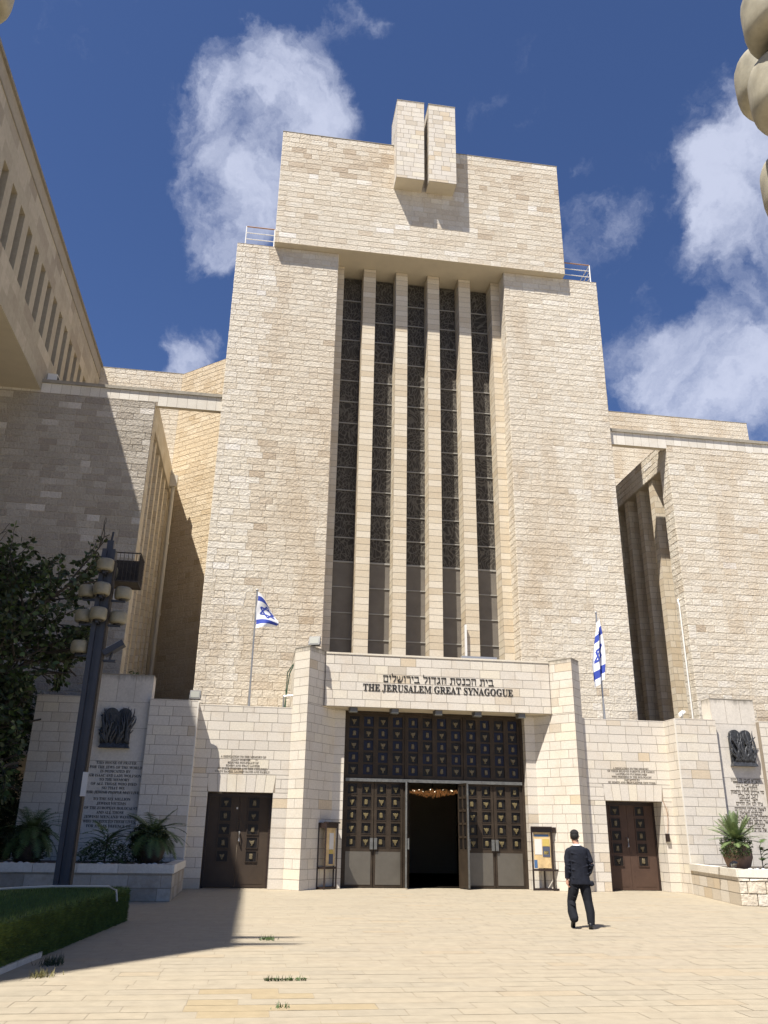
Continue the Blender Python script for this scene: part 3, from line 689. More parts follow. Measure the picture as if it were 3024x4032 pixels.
# soffit lights over the main door
for x in (3.18, 4.6, 6.13, 7.52, 9.1):
    mb = MB(); mb.prism([(x-.15, 28.33), (x-.11, 28.22), (x+.11, 28.22), (x+.15, 28.33), (x+.15, 28.52), (x-.15, 28.52)], 5.52, 5.645)
    l = mb.build('soffit_light', M['greyhousing'], syn)
    e = MB(); e.box(x-.13, x+.13, 28.24, 28.5, 5.49, 5.52); e.build('lens', M['glass'], l)
# roof rails
for x0, x1 in ((-2.1, -.8), (13.06, 14.56)):
    mb = MB()
    for z in (27.15, 27.5): mb.tube([(x0, 31.3, z), (x1, 31.3, z)], .02, 6, 0)
    mb.tube([(x0, 31.3, 27.85), (x1, 31.3, 27.85)], .03, 6, 1)
    for x in (x0, x1): mb.tube([(x, 31.3, 26.67), (x, 31.3, 27.85)], .03, 6, 0)
    if x0 > 0:
        for z in (27.15, 27.5, 27.85): mb.tube([(x1, 31.3, z), (x1, 34, z)], .02, 6, 0)
        mb.tube([(x1, 33, 26.67), (x1, 33, 27.85)], .03, 6, 0)
    mb.build('roof_rail', [M['white'], M['rust']], syn)
# pipes on the walls
mb = MB(); mb.tube([(-4.98, 38.6, 5), (-4.98, 38.6, 17.5)], .1, 10); mb.box(-5.14, -4.78, 38.4, 38.8, 17.5, 18.1); mb.tube([(-5.3, 38.5, 18.5), (-4.98, 38.6, 18.1)], .09)
for z in (8, 11, 14.5): mb.tube([(-4.98, 38.6, z), (-4.98, 38.6, z+.12)], .13, 10)
mb.build('drain_pipe', M['pipe'], syn)
mb = MB(); xx = mx(-5.15)-.07; mb.tube([(xx, 31.7, 5.3), (xx, 31.7, 10.9), (xx-.02, 31.75, 11.1), (xx+.05, 31.8, 11.2)], .035, 8); mb.build('wall_pipe', M['white'], syn)

# ================================================================ LETTERING
HEB = {'ב': (.78, [[(0, 1), (.6, 1), (.6, 0)], [(0, 0), (.78, 0)]]), 'י': (.24, [[(0, 1), (.2, 1), (.2, .55)]]), 'ת': (.8, [[(.08, 1), (.75, 1), (.75, 0)], [(.22, 1), (.22, .05), (0, 0)]]),
 'ה': (.72, [[(0, 1), (.7, 1), (.7, 0)], [(.12, .62), (.12, 0)]]), 'כ': (.65, [[(0, 1), (.55, 1), (.65, .85), (.65, .15), (.55, 0), (0, 0)]]), 'נ': (.42, [[(.1, 1), (.4, 1), (.4, 0), (0, 0)]]),
 'ס': (.78, [[(0, 1), (.75, 1), (.75, .35), (.5, 0), (.3, 0), (.08, .35), (.08, 1)]]), 'ג': (.5, [[(.1, 1), (.38, 1), (.38, .3), (.5, 0)], [(.38, .3), (0, 0)]]), 'ד': (.74, [[(0, 1), (.74, 1)], [(.6, 1), (.6, 0)]]),
 'ו': (.22, [[(0, 1), (.2, 1), (.2, 0)]]), 'ל': (.6, [[(0, 1.45), (0, 1), (.6, 1), (.6, .6), (.25, 0)]]), 'ר': (.6, [[(0, 1), (.5, 1), (.6, .88), (.6, 0)]]),
 'ש': (.86, [[(0, 1), (.15, 0), (.6, 0), (.85, .5), (.85, 1)], [(.42, 1), (.42, .45), (.12, .25)]]), 'ם': (.72, [[(0, 1), (.7, 1), (.7, 0), (.08, 0), (.08, 1)]]),
 'מ': (.76, [[(0, 1), (.2, .7), (.05, 0)], [(.2, .7), (.45, 1), (.7, .95), (.75, 0), (.4, 0)]]), 'ק': (.72, [[(0, 1), (.7, 1), (.65, .5), (.35, .15)], [(.08, .62), (.08, -.35)]]),
 'ע': (.7, [[(0, 1), (.4, .15)], [(.7, 1), (.6, .35), (0, -.05)]]), 'ט': (.74, [[(0, 1), (0, 0), (.7, 0), (.74, .9), (.4, 1), (.4, .7)]]), 'ז': (.35, [[(0, 1), (.35, 1)], [(.18, 1), (.18, 0)]]),
 'ן': (.22, [[(0, 1), (.2, 1), (.2, -.4)]]), 'א': (.75, [[(0, 1), (.75, 0)], [(.7, 1), (.65, .6), (.48, .4)], [(.22, .68), (.05, .4), (.05, 0)]]), 'ח': (.72, [[(0, 1), (.7, 1), (.7, 0)], [(.1, 1), (.1, 0)]]),
 'פ': (.7, [[(.3, .5), (.08, .5), (.08, 1), (.7, 1), (.7, 0), (0, 0)]]), 'צ': (.65, [[(0, 1), (.5, .2)], [(.65, 1), (.6, .6), (.35, .5)], [(.5, .2), (.6, 0), (0, 0)]]), '"': (.2, [[(0, 1.1), (0, .8)], [(.15, 1.1), (.15, .8)]])}
def heb_line(mb, s, xc, z, h, Y, depth, width=None, gap=.26, th=.17, mi=0):
    s = s[::-1]; wd = sum((.5 if c == ' ' else HEB[c][0]+gap) for c in s)-gap
    k = (width/(wd*h)) if width else .8
    x = xc-wd*h*k/2
    for c in s:
        if c == ' ': x += .5*h*k; continue
        w_, st = HEB[c]
        for pl in st:
            for (a, b), (c2, d) in zip(pl[:-1], pl[1:]):
                A = Vector((x+a*h*k, 0, z+b*h)); B = Vector((x+c2*h*k, 0, z+d*h)); D = (B-A); l = D.length
                if l < 1e-6: continue
                D.normalize(); horiz = abs(D.x) > .7
                t = h*th*(.62 if horiz is False else 1)*.5
                Pn = Vector((-D.z, 0, D.x))
                mb.obox((A+B)/2+Vector((0, Y, 0)), D*(l/2+t*.8), Vector((0, depth/2, 0)), Pn*t, mi)
        x += (w_+gap)*h*k
def latin(s, xc, z, h, Y, depth, name, mat, parent, width=None, bold=0.0):
    cu = bpy.data.curves.new('tmp', 'FONT')
    cu.body = ''.join(chr(0x1D400+ord(c)-65) if c.isalpha() else c for c in s)
    cu.size = 1; cu.extrude = depth/2/h*.7; cu.align_x = 'CENTER'; cu.offset = bold; cu.resolution_u = 2
    o = bpy.data.objects.new('tmp', cu); col.objects.link(o)
    dg = bpy.context.evaluated_depsgraph_get(); me = bpy.data.meshes.new_from_object(o.evaluated_get(dg))
    bpy.data.objects.remove(o); bpy.data.curves.remove(cu)
    xs = [v.co.x for v in me.vertices]; ys = [v.co.y for v in me.vertices]
    sx = width/(max(xs)-min(xs)) if width else h/.7; cxm = (max(xs)+min(xs))/2
    for v in me.vertices:
        x, y, zz = v.co; v.co = (xc+(x-cxm)*sx, Y-zz*(h/.7), z+y*(h/.7))
    me.materials.clear(); me.materials.append(M[mat])
    ob = bpy.data.objects.new(name, me); col.objects.link(ob)
    if parent: ob.parent = parent; ob.matrix_parent_inverse = Matrix.Translation(-Vector(parent.location))
    return ob
sg = thing('sign_lettering', 'large black raised Hebrew and English name lettering on the wall over the bronze doors', 'sign', (XC, 28.1, 6.2))
latin('THE JERUSALEM GREAT SYNAGOGUE', 6.12, 6.21, .235, 28.135, .016, 'english_line', 'letters', sg, 5.3, .004)
mb = MB(); heb_line(mb, 'בית הכנסת הגדול בירושלים', 6.12, 6.545, .19, 28.135, .016, 3.9, th=.2); mb.build('hebrew_line', M['letters'], sg)
dl = thing('dedication_lettering', 'small six line dedication in dark letters above the left brown side door', 'inscription', (-.39, 28.03, 3.45))
for i, (s, wd) in enumerate([('A DEDICATION TO THE MEMORY OF', 1.45), ('ALLAN ROZNER', .62), ('BELOVED SON-IN-LAW OF', .99), ('SIMON AND FRAN LAUFER', 1.08), ('BY SUZIE ROZNER AND HER CHILDREN', 1.6), ('CINDY DANIEL LAUREN DAVID AND FAMILY', 1.74)]):
    latin(s, -.39-(.08 if i == 1 else 0), 3.88-i*.0925, .06, 28.041, .005, 'text_line', 'letters_brown', dl, wd, .0)
mb = MB(); heb_line(mb, 'ז"ל', .03, 3.88-.0925, .05, 28.041, .005); mb.build('text_line', M['letters_brown'], dl)
dr = thing('dedication_lettering', 'small six line dedication in dark letters above the right reddish brown side door', 'inscription', (12.85, 28.03, 3.4))
for i, (s, wd) in enumerate([('A DEDICATION TO THE MEMORY', 1.3), ('OF THEIR BELOVED PARENTS AND FAMILY', 1.72), ('LAUFER AND FUCHSBRUMER', 1.14), ('WHO PERISHED IN THE HOLOCAUST', 1.45), None, ('BY SIMON AND FRAN LAUFER NEW YORK', 1.72)] if True else []) if False else enumerate([('A DEDICATION TO THE MEMORY', 1.3), ('OF THEIR BELOVED PARENTS AND FAMILY', 1.72), ('LAUFER AND FUCHSBRUMER', 1.14), ('WHO PERISHED IN THE HOLOCAUST', 1.45), ('', 0), ('BY SIMON AND FRAN LAUFER NEW YORK', 1.72)]):
    if s: latin(s, 12.85, 3.85-i*.092, .06, 28.041, .005, 'text_line', 'letters_brown', dr, wd, .0)
mb = MB(); heb_line(mb, 'על קידוש השם', 12.85, 3.85-4*.092, .05, 28.041, .005, .55); mb.build('text_line', M['letters_brown'], dr)
ml = thing('memorial_lettering', 'tall English memorial inscription in black letters on the shaded slab behind the lamp post', 'inscription', (-4.28, 27.36, 1.8))
for (s, y, wd) in [('THIS HOUSE OF PRAYER', 830, 1.2), ('FOR THE JEWS OF THE WORLD', 872, 1.56), ('IS DEDICATED BY', 910, .9), ('SIR ISAAC AND LADY WOLFSON', 950, 1.56), ('TO THE MEMORY', 988, .9), ('OF ALL THOSE WHO DIED', 1028, 1.36), ('SO THAT WE', 1066, .68),
                   ('THE JEWISH PEOPLE MAY LIVE', 1106, 1.56), ('TO THE SIX MILLION', 1167, 1.1), ('JEWISH VICTIMS', 1208, .86), ('OF THE EUROPEAN HOLOCAUST', 1250, 1.56), ('AND ALL THOSE', 1290, .8), ('JEWISH MEN AND WOMEN', 1330, 1.5),
                   ('WHO SACRIFICED THEIR LIVES', 1372, 1.52), ('FOR AND IN DEFENCE OF', 1413, 1.3)]:
    latin(s, -4.24, 3.57-(y-825)*.00313-.03, .083, 27.374, .006, 'text_line', 'letters', ml, wd, .0)
mr_ = thing('memorial_lettering', 'tall Hebrew memorial inscription in dark letters on the sunlit slab behind the terracotta pot', 'inscription', (16.6, 27.36, 1.9))
for (s, y, wd) in [('מקדש מעט זה נבנה', 1180, 1.0), ('למען העם היהודי', 1225, .86), ('והוקדש על ידי', 1275, .72), ('סר אייזיק וליידי וולפסון', 1325, 1.14), ('לזכר כל אלה', 1370, .67), ('אשר במותם', 1415, .62), ('ציוו לנו את החיים', 1468, .9), ('לששה מיליוני היהודים', 1532, 1.06),
                   ('קרבנות השואה', 1582, .76), ('ולחללי מערכות ישראל', 1630, 1.1), ('אשר חרפו נפשם למען', 1680, 1.25), ('קיומה ובנינה', 1725, .8), ('של מדינת ישראל', 1778, .85)]:
    mb = MB(); heb_line(mb, s, 16.66+(y-1180)*.0001, 3.55-(y-1180)*.00263-.045, .085, 27.374, .006, wd*1.06, th=.25); mb.build('text_line', M['letters_brown'], mr_)

# ================================================================ FLAME RELIEFS
def flames(xc, label, seed):
    r = random.Random(seed); Y = 27.3
    t = thing('flame_sculpture', label, 'sculpture', (xc, 27.36, 4), 'bronze flame and tablets sculptures on the memorial slabs')
    mb = MB()
    for s in (-1, 1):   # two arched tablets
        x0 = xc+s*.2; pts = [(x0-.2, 4.15), (x0+.2, 4.15)]+[(x0+.2*math.cos(math.pi*k/8), 5.05+.17*math.sin(math.pi*k/8)) for k in range(9)]
        rings = [[(a, Y+.08, b) for a, b in pts], [(a, Y-.02, b) for a, b in pts]]
        mb.rings(rings)
    mb.box(xc-.42, xc+.42, Y-.008, Y+.075, 4.1, 4.95)
    mb.build('tablet_pair', M['sculpt'], t, fixn=True)
    b = MB()
    b.rings([[(xc-.46, Y-.14, 4.0), (xc+.46, Y-.14, 4.0), (xc+.46, Y+.08, 4.0), (xc-.46, Y+.08, 4.0)], [(xc-.4, Y-.1, 4.14), (xc+.4, Y-.1, 4.14), (xc+.4, Y+.08, 4.14), (xc-.4, Y+.08, 4.14)]]); b.build('plinth', M['sculpt'], t, fixn=True)
    for k in range(20):
        fl = MB(); x0 = xc+r.uniform(-.36, .36); ln = r.uniform(.6, 1.15); amp = r.uniform(.04, .09); ph = r.uniform(0, 6)
        lean = (x0-xc)*.35+r.uniform(-.08, .08)
        pts = []; rad = []
        for i in range(9):
            q_ = i/8; pts.append((x0+lean*q_+amp*math.sin(ph+q_*6), Y-.06-.05*math.sin(q_*3.1), 4.12+ln*q_)); rad.append(.045*(1-q_)**.6+.006)
        fl.tube(pts, rad, 6); fl.build('flame', M['sculpt'], t, smooth=True)
    for s in (-1, 1):
        for z in (4.3, 4.75):
            fl = MB(); pts = [(xc+s*(.1+.42*q/6), Y-.08, z+.12*(q/6)**2*2+r.uniform(-.01, .01)) for q in range(7)]
            fl.tube(pts, [.04*(1-q/7)+.008 for q in range(7)], 6); fl.build('flame', M['sculpt'], t, smooth=True)
flames(-4.36, 'dark flame and tablets relief on the shaded slab above the English text', 3)
flames(16.64, 'sunlit flame and tablets relief on the slab above the Hebrew text', 5)

# ================================================================ PLANTERS
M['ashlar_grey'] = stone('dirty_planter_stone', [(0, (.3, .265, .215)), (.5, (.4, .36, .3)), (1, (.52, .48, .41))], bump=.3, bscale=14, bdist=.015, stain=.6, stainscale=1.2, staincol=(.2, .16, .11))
def planter(name, label, poly, front, H, roughf, loc):
    t = thing(name, label, 'planter', loc, None)
    mb = MB(); mb.prism(poly, 0, H-.16, 1, 1)
    for a, b, rg in front:
        if rg: wall(mb, a, b, 0, H-.22, .3, .012, .04, True, core=False, bi=2, lmin=.4, lmax=.7, tones=lambda r, u, z: r.uniform(.4, 1))
        else: wall(mb, a, b, 0, H-.2, .3, .014, .005, core=False, lmin=.5, lmax=.9, tones=lambda r, u, z: r.uniform(0, .8))
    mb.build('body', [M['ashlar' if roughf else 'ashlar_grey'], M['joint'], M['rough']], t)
    c = MB()
    for a, b, rg in front:
        a, b = Vector((*a, 0)), Vector((*b, 0)); U = (b-a); Wd = U.length; U.normalize(); Nn = Vector((U.y, -U.x, 0)); u = 0
        while u < Wd-.01:
            e = min(u+rnd.uniform(.9, 1.2), Wd)
            if Wd-e < .4: e = Wd
            cc = a+U*(u+e)/2-Nn*.1; cc.z = H-.1
            c.obox(cc, U*((e-u)/2-.005), Nn*.14, Vector((0, 0, .1)), 0, rnd.random()); u = e
    c.build('coping', [M['fascia']], t)
    s = MB(); s.prism([(x, y) for x, y in poly], H-.16, H-.06, 0); s.build('soil', M['soil'], t)
    return t
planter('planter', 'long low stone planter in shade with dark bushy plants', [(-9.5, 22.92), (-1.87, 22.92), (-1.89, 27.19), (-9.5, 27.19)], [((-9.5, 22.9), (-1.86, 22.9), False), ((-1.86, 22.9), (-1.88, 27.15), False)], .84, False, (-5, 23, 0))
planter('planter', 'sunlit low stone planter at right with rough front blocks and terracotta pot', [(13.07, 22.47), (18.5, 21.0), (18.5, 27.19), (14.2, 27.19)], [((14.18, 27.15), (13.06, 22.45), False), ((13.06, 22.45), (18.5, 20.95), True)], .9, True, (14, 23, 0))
# pebbles at the planter rims
for (xa, xb, ya, yb, z, n, lb) in ((-9, -2.1, 23.1, 23.7, .8, 60, 'pale pebbles scattered on the soil of the left planter'), (13.6, 17.5, 22.9, 24.2, .86, 60, 'white pebbles heaped along the rim of the right planter')):
    mb = MB()
    for k in range(n):
        r_ = rnd.uniform(.03, .07); xx = rnd.uniform(xa, xb); dy = -(xx-13.06)*.27 if xa > 0 else 0
        mb.ell((xx, rnd.uniform(ya, yb)+dy, z+.01), r_*1.3, r_, r_*.7, 7, 4)
    tag(mb.build('pebbles', M['pebble'], None, True), lb, 'pebbles', None, 'stuff')

def frond(mb, base, az, el, ln, droop, leaf, n=16, mi=0, wdt=.02):
    p = Vector(base); d = Vector((math.cos(az)*math.cos(el), math.sin(az)*math.cos(el), math.sin(el))); st = ln/n; pts = [p.copy()]
    side = Vector((-math.sin(az), math.cos(az), 0))
    for k in range(n):
        p = p+d*st; d = (d+Vector((0, 0, -droop/n))).normalized(); pts.append(p.copy())
        if k > 1:
            q = k/n; l = leaf*math.sin(math.pi*min(1, q*.85+.15))**.6
            for s in (-1, 1):
                tip = p+side*s*l+d*l*.55+Vector((0, 0, .1*l-.25*l*rnd.random()))
                a = p-d*wdt; b = p+d*wdt
                mb.poly([a, tip, b], mi) 
    mb.tube(pts, [.009*(1-.7*k/n) for k in range(n+1)], 4, mi)
def leafball(mb, c, rx, ry, rz, n, s, mi=0, mats=1):
    for k in range(n):
        while True:
            v = Vector((rnd.uniform(-1, 1), rnd.uniform(-1, 1), rnd.uniform(-1, 1)))
            if .35 < v.length < 1: break
        p = Vector(c)+Vector((v.x*rx, v.y*ry, v.z*rz))
        a = Vector((rnd.gauss(0, 1), rnd.gauss(0, 1), rnd.gauss(0, .6))).normalized()*s*rnd.uniform(.6, 1.2); b = a.cross(Vector((rnd.gauss(0, 1), rnd.gauss(0, 1), rnd.gauss(0, 1)))).normalized()*s*.32
        mb.q(p-a, p+b, p+a, p-b, mi+rnd.randrange(mats))
def potted(loc, label, H=.75, rad=.36, fr=26, fl=.75, ivy=500, el0=.3, mats='d', leaf=.14, group=None, az0=None, wdt=.02, droop=1.5):
    x, y, z = loc; t = thing('potted_cycad', label, 'potted plant', loc, group)
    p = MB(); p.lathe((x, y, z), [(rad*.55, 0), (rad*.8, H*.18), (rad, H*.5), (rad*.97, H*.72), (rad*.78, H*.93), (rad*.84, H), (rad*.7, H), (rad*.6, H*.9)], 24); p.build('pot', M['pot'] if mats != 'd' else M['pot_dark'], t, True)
    iv = MB()
    if mats == 'd':
        for kk in range(7): leafball(iv, (x+rnd.uniform(-.25, .25), y-.05+rnd.uniform(-.15, .15), z+H*rnd.uniform(.3, 1.1)), rad*rnd.uniform(.6, 1.0), rad*.8, H*rnd.uniform(.3, .45), 600, .055, 0, 2)
    leafball(iv, (x, y, z+H*.95), rad*1.15, rad*1.15, H*.3, ivy//2, .05, 0, 2)
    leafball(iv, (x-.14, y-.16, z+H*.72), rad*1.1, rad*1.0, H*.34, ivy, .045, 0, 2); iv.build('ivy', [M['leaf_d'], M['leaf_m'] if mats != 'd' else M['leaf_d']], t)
    f = MB()
    for k in range(fr):
        az = 2*math.pi*k/fr*2.4+rnd.uniform(-.2, .2); el = rnd.uniform(el0, 1.45 if mats != 'd' else 1.05)
        frond(f, (x, y, z+H*1.0), az, el, fl*rnd.uniform(.8, 1.1), droop*rnd.uniform(.5, 1.2)*(1.1-el/1.6), leaf, 22, 0, wdt)
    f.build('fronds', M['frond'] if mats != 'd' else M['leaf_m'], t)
    return t
potted((13.8, 23.6, .8), 'spiky green cycad in a brown terracotta pot on the sunlit right planter', 0.78, .4, 60, .85, 1400, .1, 'l', .13, wdt=.02, droop=.9)
potted((-5.75, 24.4, .8), 'dark bushy cycad in a pot in shade, left of the lamp post', .75, .42, 44, 1.1, 1400, -.1, 'd', .2, droop=2.3)
potted((-2.62, 24.4, .8), 'dark cycad in an ivy covered pot in shade, nearest the left side door', .7, .4, 40, 1.05, 1200, -.1, 'd', .19, droop=2.3)
t = thing('fern_shrub', 'dark feathery shrub in shade between the lamp post and the nearest potted cycad', 'shrub', (-3.8, 24.3, .8))
mb = MB(); leafball(mb, (-3.75, 24.3, 1.0), .75, .4, .42, 1300, .05, 0, 2)
for k in range(34):
    z0 = .85+rnd.random()*.7
    frond(mb, (-3.75+rnd.uniform(-.12, .12), 24.3, z0), rnd.choice((math.pi, 0))+rnd.uniform(-.9, .9), rnd.uniform(.1, .9), rnd.uniform(.6, .95), .9, .12, 14, 0, .03)
mb.build('leaves', [M['leaf_m'], M['leaf_d']], t)
mb = MB(); mb.tube([(-3.75, 24.3, .78), (-3.74, 24.3, 1.5)], .02, 6); mb.build('stem', M['bark'], t)
t = thing('sapling', 'small feathery green sapling at the right of the terracotta pot', 'sapling', (14.6, 23.7, .85))
mb = MB()
for k in range(9): frond(mb, (14.6, 23.7, .85+.08*k), rnd.choice((-.3, math.pi+.3, -1.2, .6))+rnd.uniform(-.4, .4), rnd.uniform(.3, 1.0), .45, 1.1, .12, 10, 0, .035)
mb.build('leaves', M['leaf_m'], t); mb = MB(); mb.tube([(14.6, 23.7, .8), (14.58, 23.7, 1.5)], .012, 6); mb.build('stem', M['bark'], t)
t = thing('rooftop_weed', 'small green weed growing on the ledge behind the shaded memorial slab', 'weed', (-4.2, 28.4, 6.2))
mb = MB(); leafball(mb, (-4.15, 28.1, 6.35), .25, .2, .2, 90, .06, 0, 1); mb.build('leaves', M['leaf_m'], t)

# ================================================================ FLOODLIGHTS
def flood(loc, s, yaw, pitch, label, mat='greyhousing', group='floodlights on the walls'):
    x, y, z = loc; t = thing('floodlight', label, 'floodlight', loc, group)
    ry = Matrix.Rotation(yaw, 3, 'Z') @ Matrix.Rotation(pitch, 3, 'X')
    U, V, Wn = ry @ Vector((1, 0, 0)), ry @ Vector((0, 1, 0)), ry @ Vector((0, 0, 1))
    c = Vector(loc)+Vector((0, 0, s*1.1)); h = MB()
    h.obox(c, U*s, V*s*.28, Wn*s*.85); h.obox(c+V*s*.4, U*s*.7, V*s*.15, Wn*s*.6)
    h.build('housing', M[mat], t)
    g_ = MB(); g_.obox(c-V*s*.3, U*s*.8, V*s*.03, Wn*s*.62); g_.build('lens', M['glass'], t)
    b = MB(); b.tube([c-U*s*1.1, c-U*s*1.1-Vector((0, 0, s*.9)), c+U*s*1.1-Vector((0, 0, s*.9)), c+U*s*1.1], s*.08, 6); b.tube([c-Vector((0, 0, s*.9)), (x, y, z)], s*.12, 6); b.build('bracket', M['steel'], t)
flood((1.72, 27.75, 7.53), .19, -.3, -.35, 'grey square floodlight on top of the left entrance pylon')
flood((-2.06, 27.35, 5.53), .17, -.1, -.3, 'small grey floodlight on the corner of the shaded memorial wall')
flood((14.62, 27.4, 5.53), .16, 1.2, .9, 'pale tilted floodlight on the corner of the sunlit memorial wall', 'white')
flood((13.35, 23.1, .92), .09, .4, 1.1, 'small black floodlight lying on the rim of the right planter', 'lamphole')
mb = MB(); mb.box(7.0, 8.3, 28.35, 28.5, 7.49, 7.6); mb.tube([(7.7, 28.42, 7.49), (7.7, 28.42, 7.45)], .03); tag(mb.build('linear_light', M['steel']), 'long low metal light fitting on top of the sign wall', 'light')
mb = MB(); mb.box(8.0, 8.08, 31.75, 31.85, 7.4, 9.6); tag(mb.build('white_panel', M['white']), 'narrow white board leaning beside the fourth window mullion', 'board')

# ================================================================ FLAGS
def flag(pole, h0, h1, label, rightflag):
    x, y = pole; t = thing('flagpole', label, 'flagpole', (x, y, h0), 'flagpoles on the entrance roof')
    mb = MB(); mb.tube([(x, y, h0), (x, y, h0+.9)], .045, 10); mb.tube([(x, y, h0+.9), (x, y, h1)], .032, 10); mb.ell((x, y, h1+.03), .05, .05, .05, 8, 5); mb.build('pole', M['steel'], t)
    NU, NV = 30, 44
    def cloth(u, v):   # u along the fly, v down the hoist
        if rightflag:  # hanging limp, gathered below its upper corner
            wv = .33*u+.045*math.sin(u*9+v*2)
            sx = -.05-(.05+.42*min(1, v*3))*u*.75+ .1*u
            X = x+.02+.035*math.sin(u*10+v*3)-.36*u*min(1, .25+v*1.2)+.12*math.sin(v*3)*(1-u)
            Z = h1-.18-2.35*v-.5*u*(1-v*.3)
            Yy = y-.1-.08*math.sin(u*11+v*2)-.06*u
            return (X, Yy, Z)
        # blown out and drooping to the right
        X = x+.03+u*(.2+.62*math.sin(math.pi*min(1, v*.62+.12)))+.02*math.sin(v*9)
        Z = h1-.05-1.35*v-.55*u*u*(1-v)-.25*u*(1-v)+.12*u*v
        Yy = y-.05-.14*math.sin(u*4.2)-.05*math.sin(v*7+u*3)
        return (X, Yy, Z)
    mb = MB()
    P = [[cloth(i/NU, j/NV) for i in range(NU+1)] for j in range(NV+1)]
    # flag design: across the hoist direction j; the right flag hangs so that its stripes cross it
    for j in range(NV):
        for i in range(NU):
            u, v = (i+.5)/NU, (j+.5)/NV
            if .12 < v < .25 or .75 < v < .88: mi = 1
            else: mi = 0
            mb.q(P[j][i], P[j][i+1], P[j+1][i+1], P[j+1][i], mi)
    # star: two triangles drawn as thin raised strips following the cloth
    def onc(u, v, d):
        a = Vector(cloth(u, v)); e = .01
        n = (Vector(cloth(u+e, v))-a).cross(Vector(cloth(u, v+e))-a).normalized()
        if n.y > 0: n = -n
        return a+n*d
    cu_, cv_ = .5, .5; ru, rv = (.36, .19)
    for s in (1, -1):
        vs = [(cu_+ru*math.sin(2*math.pi*k/3), cv_-s*rv*math.cos(2*math.pi*k/3)) for k in range(3)]
        for k in range(3):
            a, b = vs[k], vs[(k+1) % 3]; dx, dy = b[0]-a[0], b[1]-a[1]; l = math.hypot(dx, dy); px, py = -dy/l*.035, dx/l*.02
            for q in range(10):
                f0, f1 = q/10, (q+1)/10
                A = (a[0]+dx*f0, a[1]+dy*f0); B = (a[0]+dx*f1, a[1]+dy*f1)
                mb.q(onc(A[0]-px, A[1]-py, .006), onc(B[0]-px, B[1]-py, .006), onc(B[0]+px, B[1]+py, .006), onc(A[0]+px, A[1]+py, .006), 1)
    mb.build('flag', [M['flagwhite'], M['blue']], t, True)
flag((-.36, 29.0), 5.3, 9.75, 'flagpole with a white and blue flag blowing outward, left of the entrance', False)
flag((12.45, 29.0), 5.3, 9.6, 'flagpole with a limp white and blue flag, right of the entrance', True)

# cables beside the left pylon
mb = MB(); mb.tube([(1.07, 28.3, 7.0), (.95, 28.35, 6.7), (.9, 28.4, 6.2), (.83, 28.4, 5.4)], .02, 6, 0); mb.tube([(1.07, 28.3, 7.05), (.88, 28.35, 6.75), (.86, 28.4, 6.1), (.88, 28.4, 5.4)], .016, 6, 0)
mb.tube([(.8, 28.4, 5.95), (1.09, 28.35, 5.97)], .025, 6, 1); mb.tube([(.8, 28.45, 5.3), (.8, 28.45, 5.98)], .035, 6, 1)
tag(mb.build('cable', [M['hose'], M['steel']]), 'green cables on a steel bracket against the left entrance pylon', 'cable')
mb = MB(); mb.tube([(13.9, 28.02, 2.85), (13.98, 28.0, 2.6), (14.0, 28.0, 2.3), (13.95, 28.0, 1.9), (13.9, 28.0, 1.75)], .009, 5); mb.box(13.86, 13.98, 27.96, 28.04, 1.55, 1.8, 1)
tag(mb.build('door_intercom', [M['rust'], M['caseframe']]), 'small dark entry box with a cable on the right door jamb', 'intercom')

# ================================================================ NOTICE CASES
def case(pts, zt, label, papers):
    """glazed notice case on legs; pts: footprint corners, front edge first"""
    (ax, ay), (bx, by), (cx_, cy_), (dx, dy) = pts
    t = thing('notice_case', label, 'notice board', (ax, ay, 0), 'glazed notice cases beside the main door')
    fr = MB(); A, B, C_, D_ = [Vector((p[0], p[1], 0)) for p in pts]
    for P_ in (A, B, C_, D_): fr.obox(P_+Vector((0, 0, zt/2)), (.024, 0, 0), (0, .024, 0), (0, 0, zt/2))
    def bar(P_, Q_, z, h=.03):
        d = (Q_-P_); l = d.length; d.normalize(); n = Vector((d.y, -d.x, 0)); fr.obox((P_+Q_)/2+Vector((0, 0, z)), d*l/2, n*.022, (0, 0, h))
    for P_, Q_ in ((A, B), (B, C_), (C_, D_), (D_, A)):
        bar(P_, Q_, .04); bar(P_, Q_, .62); bar(P_, Q_, zt-.07, .08)
    fr.build('frame', M['caseframe'], t)
    d = (B-A); l = d.length; d.normalize(); n = Vector((d.y, -d.x, 0))
    p = MB(); p.obox((A+B)/2-n*.04+Vector((0, 0, (zt-.15+.68)/2)), d*(l/2-.05), n*.012, (0, 0, (zt-.15-.68)/2)); bd = p.build('board', M['caseback'], t)
    r = MB(); r.obox((A+B)/2+Vector((0, 0, zt+.01)), d*(l/2+.02), n*.1, (0, 0, .02)); r.poly([A+Vector((0, 0, zt+.01)), B+Vector((0, 0, zt+.01)), C_+Vector((0, 0, zt+.01)), D_+Vector((0, 0, zt+.01))]); r.build('roof', M['caseframe'], t)
    for (u, z, w_, h, mt) in papers:
        q = MB(); q.obox(A+d*u+n*-.022+Vector((0, 0, z)), d*w_/2, n*.003, (0, 0, h/2)); q.build('notice', M[mt], bd if False else t)
    return t
case([(9.3, 28.42), (9.93, 28.25), (10.25, 28.3), (9.75, 28.62)], 1.93, 'glazed notice case with pinned papers right of the bronze doors',
     [(.2, 1.33, .24, .48, 'paper'), (.46, 1.46, .22, .22, 'yellowp'), (.46, 1.18, .24, .32, 'navyp'), (.46, 1.15, .16, .1, 'yellowp'), (.1, .8, .1, .25, 'blueboard'), (.32, 1.68, .46, .06, 'blueboard')])
